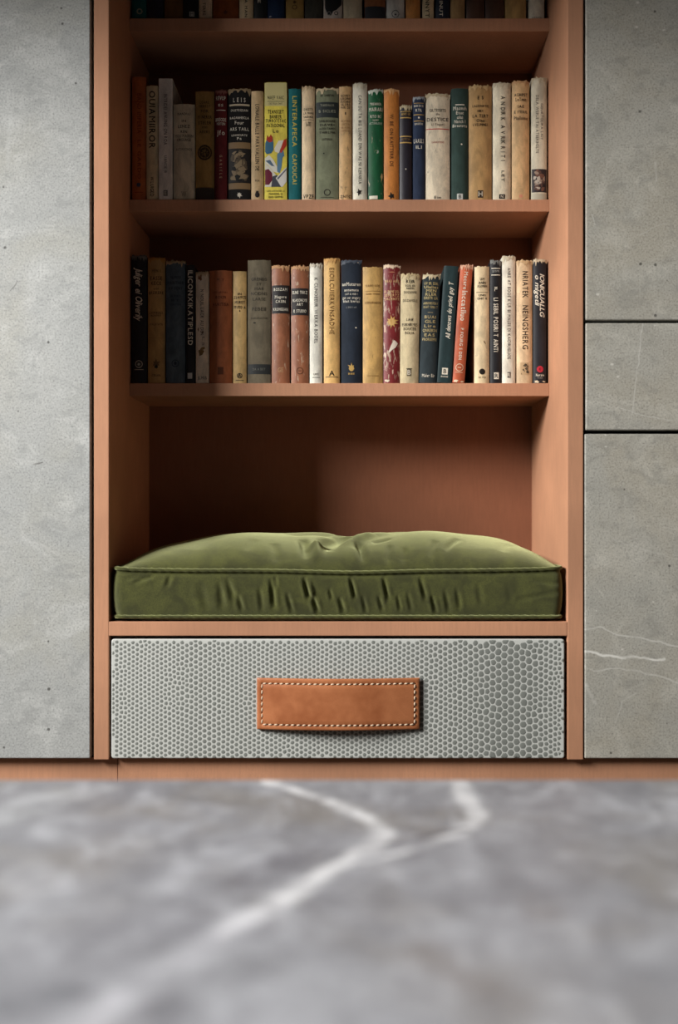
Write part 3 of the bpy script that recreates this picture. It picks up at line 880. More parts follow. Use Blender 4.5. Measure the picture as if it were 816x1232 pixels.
    # torn jacket edge along the head of the spine
    def fringe(s, col, dz=None):
        n = 16; V, Fc = [], []
        lo = [s.rnd.choice((0.6, 1, 1.6)) * s.rnd.uniform(1.0, 4.6) for _ in range(n + 1)]
        for e in (0, 1, n - 1, n): lo[e] += s.rnd.uniform(0, 3)
        for lay in (0, 1):
            for i in range(n + 1):
                u = -s.w / 2 * 1.01 + s.w * 1.02 * i / n
                cu = s.rnd.uniform(0.0003, 0.0012)
                y = s.sy(max(-s.w / 2, min(s.w / 2, u)))
                top = s.h + 0.0004 + s.rnd.choice((0.4, 1, 1, 1.7)) * s.rnd.uniform(-0.0006, 0.0024)
                V += [(u, y - 0.0005 + lay * 0.0012, s.h - lo[i] * s.k * (0.75 if lay else 1)), (u, y - 0.0006 - (0 if lay else cu), top - 0.001), (u, y + 0.0022, top + s.rnd.uniform(0, 0.0008))]
        for lay in (0, 1):
            b0 = lay * (n + 1) * 3
            for i in range(n):
                for k in (0, 1):
                    a, b = b0 + i * 3 + k, b0 + (i + 1) * 3 + k
                    q = (a, b, b + 1, a + 1)
                    Fc.append(q if lay == 0 else q[::-1])
        o = from_py('torn_edge', V, Fc, ink(col), s.root, True)

CR = (212, 196, 164)      # aged paper
# ---- middle shelf (row 1), left to right
R1 = 1
Book(R1, 158, 175, 92, (186, 100, 52), 'p', 'tall orange paperback at the left end of the middle shelf', [('v', 112, 160, .55, 5, 'BAND IMPERIA', (140, 62, 28)), ('l', 122, (140, 62, 28), .8), ('v', 168, 215, .55, 4, 'LE GARDO', (140, 62, 28)), ('d', 222, 2.6, (70, 70, 92)), ("l", 231, (140, 62, 28), .6)])
Book(R1, 175.5, 190, 102.5, (206, 186, 148), 'p', 'cream book with bold black OUIAMIIROR lettering down the spine', [('v', 109, 178, .5, 7.2, 'OUIAMIIROR', K_), ('v', 212, 236, .5, 4.2, 'WLUIGED', K_)])
Book(R1, 190.5, 207.5, 94, (222, 216, 206), 'p', 'tall pale grey book with thin grey lettering beside the OUIAMIIROR book', [('v', 113, 174, .5, 4, 'INTRIDEI ANUING ON ROA', (90, 86, 84)), ('v', 187, 208, .5, 3, 'LIANCIE IR', (120, 114, 110)), ('q', 232, 5, (110, 106, 102), .5, 7, 'E')], bulge=0.001, flat=6)
Book(R1, 208, 234, 124.5, (206, 194, 168), 'c', 'short wide greyish cream book, lowest on the left half of the middle shelf', [('h', 136.5, 2.6, 'FIANDULI', K_, .6), ('h', 145, 2.8, 'IN', K_, .2), ('h', 151.5, 3.6, 'LENEZ', K_, .55), ('h', 158, 3.2, 'REN', K_, .3), ('h', 163, 3.4, 'MOLI MAISON', K_, .86), ('h', 167.6, 3.0, 'ORESAGE', K_, .65), ('h', 179, 2.6, 'ALTSKSONDE', (90, 80, 66), .75), ('h', 233, 6, 'W', (120, 108, 88), .25)])
Book(R1, 234.5, 257.5, 109, (178, 142, 84), 'c', 'tan brown book with a dark round medallion on its spine', [('h', 122.5, 3, 'LOARIL', K_, .5), ('h', 127, 3, 'HEREST', K_, .6), ('h', 133, 3.4, 'FOR', K_, .4), ('h', 140, 3.6, 'M NERER', K_, .75), ('h', 147, 3.6, 'STELER', K_, .7), ('h', 152.5, 2.6, 'AND', K_, .3), ('h', 158, 3.2, 'ARERS', K_, .55), ('d', 183, 9.5, (70, 54, 34), .5, 8.8), ('o', 183, 7.2, (140, 112, 68)), ('s', 183, 5.5, (130, 104, 62)), ('b', 225, 239.5, (62, 54, 46)), ('l', 225, (120, 96, 58), .95)])
Book(R1, 258, 273, 108.5, (106, 38, 40), 'c', 'dark red book with cream headings and a small script sign', [('h', 117.5, 4.6, 'REVUP', W_, .8), ('h', 126, 3, 'ES', W_, .4), ('l', 132, W_, .75), ('h', 143.5, 4, 'BREODE', W_, .85), ('h', 148.5, 3.2, 'MOTON', W_, .7), ('h', 159, 5.6, 'Jfo', W_, .65), ('v', 186, 214, .5, 3, 'G A R I E L E', (200, 160, 130))], torn=(150, 96, 86))
Book(R1, 274, 301.5, 106.5, (34, 32, 32), 'c', 'black book with a grey relief picture panel between two tan bands', [('h', 119.5, 5, 'L E I S', W_, .55), ('l', 125.5, CR, .9, 2.2), ('h', 132, 2.6, 'DUSTEGSAN', W_, .75), ('h', 141, 2.8, 'BAGANHEICLA', W_, .85), ('h', 147, 4, 'Four', W_, .4), ('h', 154.5, 3.6, 'ARS TAILL', W_, .85), ('h', 162, 2.2, 'LEANCURTE', W_, .7), ('h', 166, 3, 'Pa', W_, .2), ('b', 170.5, 178, (150, 122, 86)), ('art', 178.5, 219, (44, 40, 38), [(128, 108, 84), (96, 82, 64), (150, 130, 100), (30, 28, 28)], 46, 5), ('b', 219.5, 227, (150, 122, 86)), ('s', 234, 4, W_)], torn=(170, 146, 112))
Book(R1, 302, 317, 109, (198, 168, 124), 'p', 'beige book with small black lettering and a black drop mark at the foot', [('v', 125, 205, .5, 4.4, 'LONAILE BALLE FARAVIALLEN DE', K_), ('h', 217, 2.2, 'RCA', K_, .35), ('d', 234, 3.4, K_, .5, 2.8), ('s', 231, 3, K_)])
Book(R1, 318, 345.5, 98.5, (226, 204, 84), 'p', 'yellow book with a colourful painted picture on its spine', [('b', 98.9, 127, (216, 204, 142)), ('h', 117, 4.2, 'NAEF VAIC', (80, 74, 48), .72), ('l', 121.5, (90, 84, 56), .75, .6), ('h', 124.2, 2, 'DELTEGA ONIT', (120, 110, 76), .6), ('h', 134, 4.4, 'TEANSGET', K_, .7), ('h', 140, 4.4, 'BANKER', K_, .52), ('h', 145, 4.0, 'TURROTETAC', K_, .9), ('h', 150.5, 4.4, 'PATROONIAL', K_, .8), ('h', 157, 4.2, 'Lo', K_, .25),
    ('poly', [(.02, 182), (.03, 172), (.12, 166), (.35, 164), (.40, 172), (.40, 180), (.3, 184), (.1, 185)], (64, 110, 138)), ('poly', [(.08, 168), (.12, 162), (.2, 165), (.28, 161), (.36, 165), (.36, 170), (.2, 171)], (176, 58, 40), .00034),
    ('poly', [(.98, 166), (.98, 174), (.78, 183), (.66, 184), (.72, 175), (.86, 168)], (188, 60, 40)), ('poly', [(.44, 178), (.62, 169), (.86, 168), (.72, 175), (.64, 184), (.46, 182)], (232, 224, 204), .00032),
    ('poly', [(.02, 190), (.2, 186), (.4, 192), (.55, 200), (.6, 208), (.4, 206), (.15, 198), (.02, 196)], (228, 224, 210)), ('poly', [(.04, 193), (.25, 192), (.45, 200), (.3, 199)], (90, 110, 130), .00034),
    ('poly', [(.56, 186), (.66, 180), (.84, 181), (.88, 187), (.78, 190), (.76, 200), (.68, 208), (.56, 206)], (96, 132, 158)), ('poly', [(.02, 196), (.2, 200), (.42, 207), (.6, 214), (.6, 224.5), (.02, 224.5)], (224, 218, 204), .00026),
    ('poly', [(.02, 204), (.18, 203), (.34, 208), (.36, 216), (.2, 222), (.02, 222)], (108, 32, 52), .00036), ('poly', [(.3, 224.5), (.36, 212), (.56, 210), (.76, 224.5)], (74, 76, 84), .0004), ('poly', [(.5, 214), (.98, 200), (.98, 218), (.8, 224.5), (.74, 224.5)], (226, 222, 212), .00042), ('poly', [(.56, 214), (.98, 202), (.98, 204), (.6, 216)], (110, 110, 120), .00046),
    ('h', 229.5, 2.2, 'LOTS AWTACIES LA', K_, .8), ('h', 233, 2.2, 'PARNIVIOL DI', K_, .6), ('h', 236.8, 2.4, 'BAN GRIFFIN', K_, .62)], bulge=0.001, flat=5)
Book(R1, 347, 362, 106, (30, 108, 112), 'c', 'teal book with yellow lettering down the spine', [('v', 115, 176, .5, 5.2, 'LINTERAPECA', (206, 190, 80)), ('v', 185, 221, .5, 5.2, 'CAPOUCAI', (206, 190, 80))])
Book(R1, 363, 379, 104, (222, 196, 158), 'p', 'cream pink book with tiny black text near the top, right of the teal book', [('H', 131, 4.6, 2.6, 'DAGTTI|LA MOHE|SADUKIS', K_, .75), ('l', 143.6, K_, .8, .5), ('h', 146.5, 2.8, 'L api', K_, .4), ('h', 150, 2.4, 'SBMC', K_, .4), ('h', 236, 4.6, 'VPZF', K_, .8)], torn=(206, 178, 140))
Book(R1, 380, 407.5, 106, (128, 132, 106), 'c', 'grey green cloth book with a dark label and torn cream top', [('b', 122, 140.5, (46, 52, 52)), ('h', 126, 2.6, 'TOBSEHIAUM', (150, 150, 130), .6), ('h', 133, 3.2, 'B SICLIES', (150, 150, 130), .75), ('h', 114, 2.4, 'DE CHANTAR', K_, .6), ('H', 145, 4.6, 2.6, 'SMILHOUSE|DAVRI|AZOLTAMES|THIRLMB', K_, .72), ('h', 167, 2.4, 'LUTIOUX', K_, .45), ('d', 184, .9, K_, .35), ('o', 231, 4, K_), ('l', 237, K_, .6, .5)], torn=(206, 186, 150))
Book(R1, 408, 423.5, 103.5, (204, 166, 116), 'p', 'worn tan book with blotted dark text at the top, right of the grey green one', [('H', 114.5, 3.6, 2.6, 'BOURT|ILROINE|SUCERIE|SILORE|PAR DE', K_, .8), ('h', 136, 3, 'I', K_, .2), ('H', 145, 4, 2, 'ALUTIRE|LECTA|SILAON|COVE DE', (150, 110, 70), .75), ('h', 236, 3.4, 'ZNTC', K_, .85)], wear=.7)
Book(R1, 424.5, 442, 100.5, (220, 214, 194), 'p', 'off white book with fine grey lettering running the whole spine', [('v', 114, 221, .5, 3.6, 'CAIN DU TA BIG LOAND DIN WAS NI KERNKIA', (84, 80, 72)), ('s', 231, 4.6, K_, .45, 5)], torn=(206, 196, 172))
Book(R1, 443, 461.5, 108, (26, 92, 56), 'p', 'dark green book with white title lines and frayed white top', [('h', 124.5, 3, 'TREANGR', W_, .75), ('h', 131, 4.4, 'MAIRARI', W_, .9), ('h', 139.5, 3.4, 'RTO IKI', W_, .7), ('h', 144, 2, 'SAOMY', W_, .4), ('h', 147.8, 2.6, 'ASTEVILOUE', (190, 200, 180), .85), ('q', 237, 10, W_, .35, 4), ('blob', .9, 212, 1.2, 6, (200, 180, 130)), ('blob', .65, 182, .7, 2, (180, 190, 170))], torn=(210, 214, 198), wear=.3)
Book(R1, 462, 480.5, 107.5, (208, 132, 62), 'p', 'orange book with dark vertical lettering beside the dark green book', [('v', 137, 200, .5, 4, 'W BE ON KAITTERR DE', (70, 40, 24)), ('s', 235.5, 5, K_, .5, 5)], torn=(222, 170, 116))
Book(R1, 481, 496, 127, (44, 40, 48), 'l', 'short black book with thin gold bands, lowest on the right half', [('l', 133.5, G_, .9), ('h', 136.6, 2.6, 'BENES GB', G_, .7), ('l', 141, G_, .9, 1.3), ('l', 163.5, G_, .95, 1.4), ('h', 167, 2.4, 'SUTITIA', (150, 120, 70), .7), ('l', 171, G_, .95, 1.4), ('blob', .5, 203, .8, .8, W_)], torn=(200, 184, 150))
Book(R1, 497, 511.5, 116.5, (44, 55, 78), 'c', 'navy blue book with gilt lines standing between short black and worn cream books', [('l', 123.5, G_, .85, .7), ('h', 126.8, 2.6, 'BAN EN SR', W_, .8), ('h', 132, 3.2, 'RTIL', W_, .55), ('l', 137.5, G_, .9, 1), ('d', 141, 1.2, W_), ('l', 145, G_, .85, 1), ('h', 148.5, 2.2, 'BARETIE', W_, .7), ('h', 169, 5, 'LAAULS', W_, .85), ('h', 176.5, 3.8, 'ILI', W_, .5)], torn=(160, 166, 170))
Book(R1, 512, 542, 112.5, (218, 204, 178), 'p', 'wide worn cream book with one thin red line across the spine', [('h', 132, 3.4, 'OLTESSITS', K_, .65), ('h', 136.5, 2.8, 'da', K_, .14), ('h', 143, 4, 'DESTICE', K_, .88), ('h', 149, 3, 'Ll Yinguri', (120, 110, 96), .5), ('l', 154.5, (190, 50, 50), .95, 1), ('h', 170.5, 2.2, 'SANUTEIG', (170, 90, 80), .5), ('h', 237, 3.4, 'Ein', K_, .28)], torn=(198, 180, 148), wear=.4)
Book(R1, 543.5, 564, 105.5, (54, 74, 68), 'c', 'dark grey green cloth book with white title block and small white square', [('l', 125.3, W_, .55, 1.1), ('h', 129.5, 4.2, 'Maonsh', W_, .8), ('h', 135, 3.8, 'Etuc', W_, .45), ('h', 140.5, 3.8, 'olsi', W_, .35), ('h', 145.5, 3.8, 'Natch I', W_, .66), ('h', 150.5, 3.6, 'Bireurarts', W_, .85), ('d', 173, 1.0, W_, .6), ('q', 236, 7, (214, 216, 208), .5, 7, 'B')])
Book(R1, 564.5, 592.5, 103, (190, 152, 100), 'p', 'wide tan brown book with a dark square printer mark at the foot', [('h', 117, 4, 'E S', K_, .25), ('h', 127, 2.8, 'LASSENATIS', K_, .7), ('h', 133, 2.6, 'HIKC', K_, .27), ('h', 139, 3.6, 'LA TERT', K_, .68), ('h', 144.5, 3.4, 'Olna', K_, .35), ('h', 149.5, 3, 'LVEUNNES', K_, .65), ('q', 233, 6.5, (60, 50, 40), .5, 9, 'H')], torn=(196, 164, 116))
Book(R1, 593.5, 615.5, 99.5, (222, 212, 186), 'p', 'ivory book with spaced black letters down the spine, right of wide tan book', [('v', 115, 193, .55, 5.2, 'A N DIR K  A V RIK R I T I', K_), ('v', 205, 218, .55, 3.4, 'LET', K_), ('q', 236, 7, K_, .5, 5.5, 'N')], torn=(212, 200, 172))
Book(R1, 616.5, 638, 97.5, (206, 172, 126), 'p', 'peach tan book with a crumpled torn top near the right end', [('h', 113.5, 3.6, 'AORIPST', K_, .75), ('h', 119, 4, 'LeTmin', K_, .6), ('h', 127.5, 3.2, 'IAE', K_, .35), ('h', 134, 3.2, 'E ITESUL', K_, .75), ('h', 141.5, 4.2, 'Plailome', K_, .78), ('s', 235.5, 3.6, (216, 150, 120))], torn=(204, 160, 116))
Book(R1, 640, 659, 93.5, (206, 200, 178), 'p', 'pale grey book with dark photograph at foot, right end of middle shelf', [('v', 114, 184, .36, 3.2, 'DELA WERLE TAI ATEERBOLTE', (90, 86, 78)), ('v', 124, 168, .66, 2.8, 'GOURTOLIRA LAIY', (110, 104, 94)), ('art', 203, 231, (54, 48, 50), [(120, 84, 70), (160, 140, 124), (40, 36, 40), (96, 70, 62), (190, 180, 166)], 26, 9), ('b', 232.5, 239.5, (188, 184, 164))], torn=(200, 188, 160))
# ---- lower shelf (row 2)
R2 = 2
Book(R2, 157.5, 176, 307.5, (30, 30, 34), 'p', 'black book with white script lettering at the left end of the lower shelf', [('v', 322, 385, .5, 8, 'Juliger ei Oliverily', W_, 1, False, .35), ('o', 438, 4.6, (190, 184, 172)), ('s', 438, 2.8, (190, 184, 172)), ('l', 444.5, (190, 184, 172), .6, .7)], torn=(110, 108, 104))
Book(R2, 177, 198, 310.5, (190, 150, 92), 'p', 'tan book with black text and small dark emblem beside the black script book', [('h', 325.5, 3.4, 'MEN I', K_, .5), ('h', 334.5, 4.6, 'EASSE', K_, .7), ('h', 340.5, 4.2, 'KECE', K_, .6), ('h', 347, 2.4, 'oui', K_, .3), ('h', 352, 3.4, 'BREIRERE', K_, .85), ('h', 376, 2.2, 'LVSMALELE', K_, .78), ('h', 379.5, 2.2, 'RDAMRT', K_, .6), ('h', 390, 2.2, 'OVLUTATE', K_, .75), ('s', 437, 5.5, (110, 84, 50), .5, 6), ('s', 441, 3.4, K_), ('h', 451.5, 2.6, 'CERAIN', K_, .5)], torn=(176, 126, 62))
Book(R2, 199, 222.5, 314.5, (86, 100, 110), 'c', 'faded blue book with a torn cream jacket edge at the top', [('h', 333.5, 2.8, 'SILERRE', (34, 40, 52), .55), ('h', 340, 3.4, 'MARITNER', (34, 40, 52), .85), ('h', 346.5, 3.4, 'AV VENY', (34, 40, 52), .72), ('H', 356, 5, 2.4, 'IATIRS|BT|LERMIN', (40, 50, 64), .6), ('o', 437, 4.5, (40, 52, 66)), ('s', 437, 3, (40, 52, 66))], torn=(176, 152, 118))
Book(R2, 223.5, 234, 318.5, (32, 32, 34), 'p', 'thin black book with tall white letters and a white square at the foot', [('v', 325, 415, .5, 5.6, 'ILICONXIKATIPLESD', W_), ('q', 452, 5.4, (196, 196, 190), .45, 7)], bulge=.0012)
Book(R2, 235, 251, 327.5, (220, 204, 182), 'p', 'stained white book with brown blotches on its spine', [('v', 348, 403, .5, 3.8, 'N NOUIL LACR AU DEN', (96, 84, 76)), ('v', 405, 416, .6, 2.6, 'LS', (130, 116, 104)), ('blob', .34, 333, 2.4, 4.4, (128, 84, 52)), ('blob', .4, 424, 3.6, 4.6, (132, 104, 62), .4), ('blob', .55, 419, 3.4, 1.8, (140, 112, 70), .6), ('blob', .2, 396, 1, 2.2, (130, 108, 80)), ('blob', .52, 400, 1.4, 1, (110, 90, 70)), ('h', 454.5, 3.4, 'JLMIS', K_, .7)], torn=(196, 170, 136))
Book(R2, 251.5, 279, 325, (166, 94, 56), 'p', 'wide rust brown book with faint dark text', [('h', 336.5, 3.6, 'M Y', (84, 42, 22), .32), ('h', 351.5, 2, 'LINSAROULL', (110, 56, 30), .66), ('h', 357.5, 3.2, 'BOKFI', (84, 42, 22), .45), ('h', 366, 3.6, 'AURITISA', (84, 42, 22), .72), ('q', 446, 7, (104, 56, 32), .5, 9)])
Book(R2, 280, 296.5, 326, (206, 172, 114), 'p', 'cream yellow book with black text lines, right of the wide rust book', [('h', 353.5, 2.6, 'IN', K_, .3), ('h', 357.5, 3.2, 'ZLAMCE', K_, .9), ('h', 363.5, 3.2, 'MURET', K_, .75), ('h', 369.5, 3.2, 'ITUMO A', K_, .85), ('d', 374, .8, K_), ('h', 452, 4.6, 'A', K_, .3), ('o', 452, 3.2, K_), ('l', 457.5, K_, .6, .7)])
Book(R2, 297.5, 325.5, 312.5, (122, 112, 92), 'c', 'grey brown cloth book with a black band near the foot', [('h', 335.5, 3.4, 'GRENDS', (60, 54, 44), .68), ('h', 341.5, 3, 'ST', (60, 54, 44), .2), ('h', 347, 3, 'MAE', (60, 54, 44), .4), ('h', 353, 3.6, 'NCIDNS', (60, 54, 44), .7), ('h', 359.5, 3.4, 'LARSE', (60, 54, 44), .55), ('h', 371.5, 4.2, 'FEBEII', (60, 54, 44), .6), ('h', 382.5, 2, 'SUDSRAYSII', (80, 72, 58), .7), ('blob', .3, 388, 1.6, 1, (50, 44, 36)), ('b', 438, 450, (50, 52, 52)), ('h', 444, 2.8, 'DA A BIST', (110, 110, 100), .55)])
LB = (158, 100, 70)
Book(R2, 326.5, 348.5, 320.5, LB, 'l', 'brown leather book with black title label, the left of a pair', [('b', 343, 377, (40, 36, 36)), ('h', 348, 3.4, 'BOSZAM', W_, .75), ('h', 357, 3.4, 'Magore', W_, .65), ('h', 362.5, 3.2, 'CASIN', W_, .55), ('h', 372, 3.4, 'KRONGSAN', W_, .82), ('h', 445, 5.4, 'GE', (190, 150, 110), .3)], torn=(196, 150, 108), wear=.5)
Book(R2, 350, 371.5, 321, LB, 'l', 'brown leather book with black title label, the right of a pair', [('b', 346.5, 379, (40, 36, 36)), ('h', 351.5, 3.6, 'ELNE TRKZ', W_, .85), ('h', 361, 3.4, 'BLAISONCME', W_, .82), ('h', 366, 3.2, 'ART', W_, .35), ('h', 374, 3.6, 'R STUDIO', W_, .72), ('o', 446, 4.2, (96, 58, 38)), ('l', 446, (96, 58, 38), .2)], torn=(196, 150, 108), wear=.6)
Book(R2, 372.5, 388, 318, (218, 214, 200), 'p', 'white book with grey vertical lettering right of the leather pair', [('v', 334, 413, .5, 3.8, 'K CUNOEEUR WERKA BODEL', (90, 86, 80)), ('l', 454, (120, 116, 108), .6, .7), ('h', 450, 2, 'LIRE', (120, 116, 108), .4)], torn=(210, 200, 180))
Book(R2, 389.5, 409, 311.5, (214, 172, 108), 'p', 'golden tan book with large brown letters down the spine', [('v', 322, 402, .5, 5.4, 'EIIOILCUIIERKVNSADIHE', (110, 78, 40)), ('h', 449, 6, 'A', K_, .35), ('l', 453.5, K_, .8, .7)], torn=(206, 158, 96))
Book(R2, 410.5, 435.5, 313.5, (36, 44, 56), 'c', 'navy black book with white title lines and gold emblem', [('h', 341.5, 4, 'anMuturen', W_, .9), ('h', 348.5, 3.2, 'antamute', W_, .7), ('h', 353.5, 2.2, 'LAT IS AND I', W_, .6), ('h', 357.8, 3.2, 'gut oar oragury', W_, .86), ('h', 362, 3.2, 'blast lowrias', W_, .8), ('h', 369.5, 2, 'L DSH I AIP', (150, 150, 146), .5), ('d', 394, .9, W_, .72), ('d', 443, 3.6, G_, .5, 3.0), ('s', 441.5, 5, G_, .5, 6), ('h', 449.5, 2, 'BIBE', G_, .3), ('blob', .9, 315, 2.6, 1.2, W_)], torn=(70, 76, 86))
Book(R2, 436.5, 461, 321, (200, 160, 96), 'p', 'plain golden tan book with faint brown lines of text', [('h', 343.5, 2.6, 'EAIVI SOE', (120, 86, 44), .7), ('l', 350, (140, 104, 56), .75, .6), ('h', 353.5, 2, 'SDSER WERNE', (130, 94, 50), .7), ('h', 364, 2.6, 'SOMORIARDE', (120, 86, 44), .8), ('l', 452, (140, 104, 56), .6, .7)], wear=.3)
Book(R2, 461.5, 482, 319.5, (120, 38, 40), 'l', 'worn crimson book with white scuffs and a golden flower', [('l', 327, (200, 150, 110), .3, .7), ('h', 338, 3, 'MEAS AIRE', (210, 170, 120), .85), ('H', 350.5, 4.4, 3, 'RI TANE DEL|SEMERTZ|SALIENTE', (216, 176, 126), .9), ('s', 387, 8.4, (206, 164, 96), .5, 9), ('d', 387, 4.2, (216, 176, 110)), ('poly', [(.3, 423), (.45, 415), (.62, 409), (.72, 410), (.86, 413), (.72, 418), (.5, 421), (.36, 424)], (226, 214, 196)), ('blob', .1, 427, 1.6, 3, (214, 190, 168)), ('blob', .08, 395, 1.2, 5, (206, 170, 150)), ('blob', .9, 372, .9, 5, (200, 160, 140)), ('blob', .55, 447, .8, 3, (206, 170, 150)), ('blob', .2, 458, 2.8, 1.6, (216, 200, 176))], torn=(222, 196, 168), wear=1.0)
Book(R2, 481.5, 507, 330.5, (196, 180, 144), 'c', 'short beige grey book with dark text, right of the worn crimson book', [('h', 338.5, 3.8, 'REIR', K_, .45), ('h', 343.5, 2.4, 'EOSS JER', K_, .5), ('h', 346.8, 2, 'NEENS', K_, .4), ('h', 351.5, 2.8, 'DOZAMME', K_, .65), ('h', 361.5, 3, 'DOZAMOLE', (70, 60, 46), .75), ('h', 384.5, 3, 'LAUE', K_, .35), ('h', 390.5, 3.4, 'EURNIRMES', (80, 70, 54), .8), ('h', 395.5, 3.4, 'BOUCEB', (80, 70, 54), .65), ('h', 400.5, 3.2, 'BOLIA', (80, 70, 54), .48), ('q', 448, 5.4, (100, 88, 68), .5, 9, 'B'), ('l', 443.5, (60, 52, 40), .3, .8)], xb=(480.5, 504), torn=(196, 176, 136))
Book(R2, 507.5, 532, 331, (48, 58, 62), 'c', 'dark slate book with many gold text lines, left of the leaning books', [('H', 341, 4.4, 3.2, 'UV BR SEAL|Ulelies|MEN|RLER|ORETR UA', (196, 176, 120), .8), ('h', 365, 2.6, 'ABREMESTEAT', (196, 176, 120), .85), ('h', 369.5, 2.8, 'DUAT TORA T', (196, 176, 120), .8), ('l', 376, (160, 144, 104), .3, .6), ('H', 381.5, 5.4, 3.4, 'BUAI|GLE|Lire|QNREBSN|EAS|PRORGEPRI', (186, 166, 116), .8), ('h', 452, 3.6, 'Maler Eir', W_, .72)], xb=(504.5, 526), torn=(206, 190, 156))
Book(R2, 534, 553, 320, (36, 56, 58), 'p', 'leaning dark green book with white handwritten title', [('v', 340, 408, .55, 5.4, 'All denows do pried guy T', W_, -1, False, .3), ('q', 447, 7, W_, .5, 8, 'B'), ('h', 453.5, 2, 'BANIAR', W_, .5)], xb=(526, 543.5), bulge=.0015, flat=4)
Book(R2, 553.6, 570.5, 319.5, (196, 98, 64), 'p', 'leaning orange red book with white title lettering', [('v', 327, 348, .5, 4.6, 'Mecare', W_, 1, False), ('v', 350, 386, .5, 6.2, 'Inccatlluo', W_, 1, False), ('v', 395, 433, .5, 3.6, 'P FOURG S DEN', W_), ('o', 442.5, 4.8, (226, 190, 160)), ('l', 442.5, (226, 190, 160), .3), ('l', 448.5, (226, 190, 160), .6, .6), ('blob', .3, 459, 2.6, 1.4, (232, 216, 184)), ('blob', .8, 459.5, 2, 1.2, (232, 216, 184))], xb=(544.2, 559.5), torn=(226, 176, 146))
Book(R2, 571.5, 589.5, 320.5, (216, 196, 158), 'p', 'cream book with a black round dot at the foot, right of the leaning pair', [('h', 335.5, 3.2, 'UM', K_, .3), ('h', 340, 3.2, 'ANIN', K_, .5), ('h', 344, 2.8, 'AGONEN', K_, .66), ('l', 351.5, K_, .8, .5), ('h', 355, 2.4, 'UNRI', (90, 80, 64), .5), ('h', 359, 2.6, 'ONIT R', K_, .66), ('d', 447, 3.6, K_), ('h', 454, 2, 'DE STES', (120, 104, 80), .5), ('blob', .68, 412, .5, 3, (110, 84, 54), .5)], wear=.2)
Book(R2, 590.2, 604, 313.5, (30, 30, 34), 'p', 'slim black book with white vertical title and a white square mark', [('l', 322.5, W_, .8, 1), ('h', 326, 2.6, 'EOMI', (170, 170, 164), .6), ('l', 330.5, W_, .8, 1), ('v', 345, 350, .5, 3.4, 'IL', W_), ('v', 358, 423, .5, 5.2, 'LI SEBIL POSIRI T AINTI', W_, 1, False), ('q', 452, 5.8, W_, .55, 8, 'R')], torn=(120, 120, 116))
Book(R2, 604.6, 621, 308.5, (224, 216, 198), 'p', 'tall white book with grey vertical lettering near the right end', [('v', 322, 432, .5, 3.6, 'ANRE AT BOOE K LR BI MALES DI KAIDIRHELIOE', (96, 90, 84)), ('q', 451, 4, (96, 90, 84), .5, 7, 'R')], torn=(208, 196, 170))
Book(R2, 621.6, 641.5, 313.5, (216, 188, 150), 'p', 'cream tan book with large vertical black capitals and a sketch mark', [('v', 326, 358, .55, 6.4, 'NRIATEK', (70, 60, 50)), ('v', 367, 420, .55, 6.4, 'NEINGSHERG', (70, 60, 50)), ('art', 436, 451, (196, 168, 130), [(80, 70, 56), (110, 96, 76)], 10, 3, 'emblem', .5)], torn=(204, 172, 130))
Book(R2, 642.2, 658.6, 312.5, (34, 34, 40), 'p', 'black book with white script and red emblem, right end of lower shelf', [('v', 329, 380, .66, 5.4, 'IONICUALLG', W_, 1, False, .3), ('v', 330, 366, .3, 5, 'o migetli', W_, 1, False, .3), ('d', 444, 4, (190, 44, 60)), ('s', 444, 2.4, (120, 20, 36)), ('h', 451, 3, 'Norare', W_, .62), ('h', 454.5, 2, 'WARA', (150, 146, 140), .4), ('blob', .25, 459, 2.4, 1.4, (216, 200, 170)), ('blob', .8, 459, 2, 1.2, (216, 200, 170))], torn=(206, 190, 160))
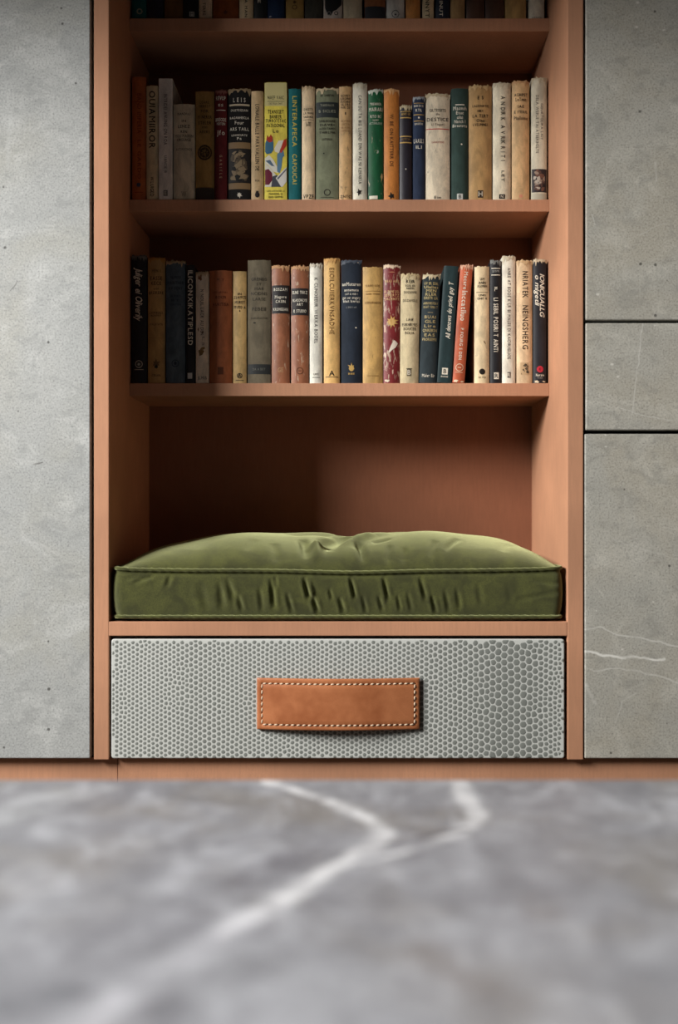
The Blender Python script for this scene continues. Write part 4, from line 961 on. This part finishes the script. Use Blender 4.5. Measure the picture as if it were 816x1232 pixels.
# ---- top shelf (row 0): only the feet show
R0 = 0
tops = [-118, -108, -112, -122, -116, -104, -120, -110, -124, -114, -106, -119, -113, -109, -121, -117, -126, -111, -107, -105, -115, -123]
T0 = [
 (158, 175.5, (34, 96, 94), 'c', 'teal book at the left end of the top shelf', [('o', 13, 3.6, (150, 150, 130), .55, 1.6)]),
 (176, 196, (42, 38, 52), 'p', 'dark purple black book beside the teal book on the top shelf', []),
 (197, 219.5, (112, 78, 44), 'c', 'plain dark brown book on the top shelf, left of a black book with white mark', []),
 (220, 238.5, (28, 28, 32), 'p', 'black book with a white pillar mark on the top shelf', [('q', 16.5, 6, (170, 168, 160), .58, 6, 'M')]),
 (239, 255, (206, 182, 152), 'p', 'pale book with small black vertical letters left of a wide rust book', [('v', -60, 18, .4, 3.4, 'LE BAT DUN ONASTER TERRE', K_)]),
 (255.6, 286.5, (146, 76, 32), 'c', 'wide rust brown book on the top shelf', [('s', 14, 3.6, (84, 40, 20))]),
 (287.5, 304.5, (206, 184, 146), 'p', 'cream book with a dotted dark line of letters right of the wide rust book', [('v', -70, 20, .5, 3, 'DERA I VESTER LONI DA MAN', K_)]),
 (305, 321, (40, 44, 44), 'p', 'charcoal book left of a dark blue book on the top shelf', [('v', -50, 3, .42, 3.6, 'ANDEL RISVE', W_)]),
 (321.6, 342, (34, 52, 82), 'c', 'dark blue book on the top shelf', [('blob', .15, 19, 1.4, .8, (150, 150, 150))]),
 (343.5, 365.5, (176, 142, 82), 'c', 'mustard tan book with a small ring emblem on the top shelf', [('o', 8, 3, (90, 68, 36)), ('s', 2, 3, (90, 68, 36))]),
 (366.5, 388.5, (70, 68, 60), 'c', 'dark olive grey book between mustard and black patterned books', []),
 (389, 412, (196, 184, 172), 'p', 'white book with a black pointed pattern at the foot', [('poly', [(0.03, -60), (.97, -60), (.97, 4), (.7, 11), (.52, 13), (.4, 18), (.22, 16), (.08, 8)], (38, 38, 40)), ('o', 15, 2.4, (70, 66, 66), .68), ('o', 15, 2.4, (120, 112, 106), .3)]),
 (413, 436, (190, 176, 148), 'c', 'plain cream grey cloth book on the top shelf', []),
 (438.5, 464, (150, 96, 60), 'p', 'brown book with a black band across the foot', [('b', 7, 21.5, (46, 48, 52))]),
 (465, 487, (196, 194, 186), 'c', 'pale grey book with a thin ring emblem at the foot', [('o', 19.2 - 3, 4.6, (70, 72, 76), .5, .8), ('s', 17, 2, (70, 72, 76))]),
 (488.5, 506, (206, 140, 76), 'p', 'light orange book on the top shelf', []),
 (508.5, 522.5, (206, 186, 148), 'p', 'narrow cream book with bold black letters beside the light orange book', [('v', -60, 20, .42, 4.6, 'LA RUE DEST ANNYT', K_)]),
 (524.5, 541.5, (38, 46, 60), 'p', 'narrow navy black book with white letters on the top shelf', [('v', -60, 19, .38, 4, 'MESTIN BEER RINUT', W_)]),
 (542.5, 560, (186, 152, 104), 'c', 'tan cloth book left of two dark brown leather books', []),
 (561.5, 583.5, (88, 64, 52), 'l', 'dark brown leather book, left of a pair on the top shelf', []),
 (584.5, 607.5, (88, 64, 52), 'l', 'dark brown leather book, right of a pair on the top shelf', []),
 (608.5, 634, (198, 162, 104), 'c', 'wide golden tan book near the right end of the top shelf', []),
 (637, 656, (224, 216, 196), 'p', 'ivory book at the right end of the top shelf', [('h', 20.3, 2, 'BILNTE', (120, 104, 90), .6)]),
]
for i, (a, b, c, k, lb, pr) in enumerate(T0):
    Book(R0, a, b, tops[i % len(tops)], c, k, lb, pr)
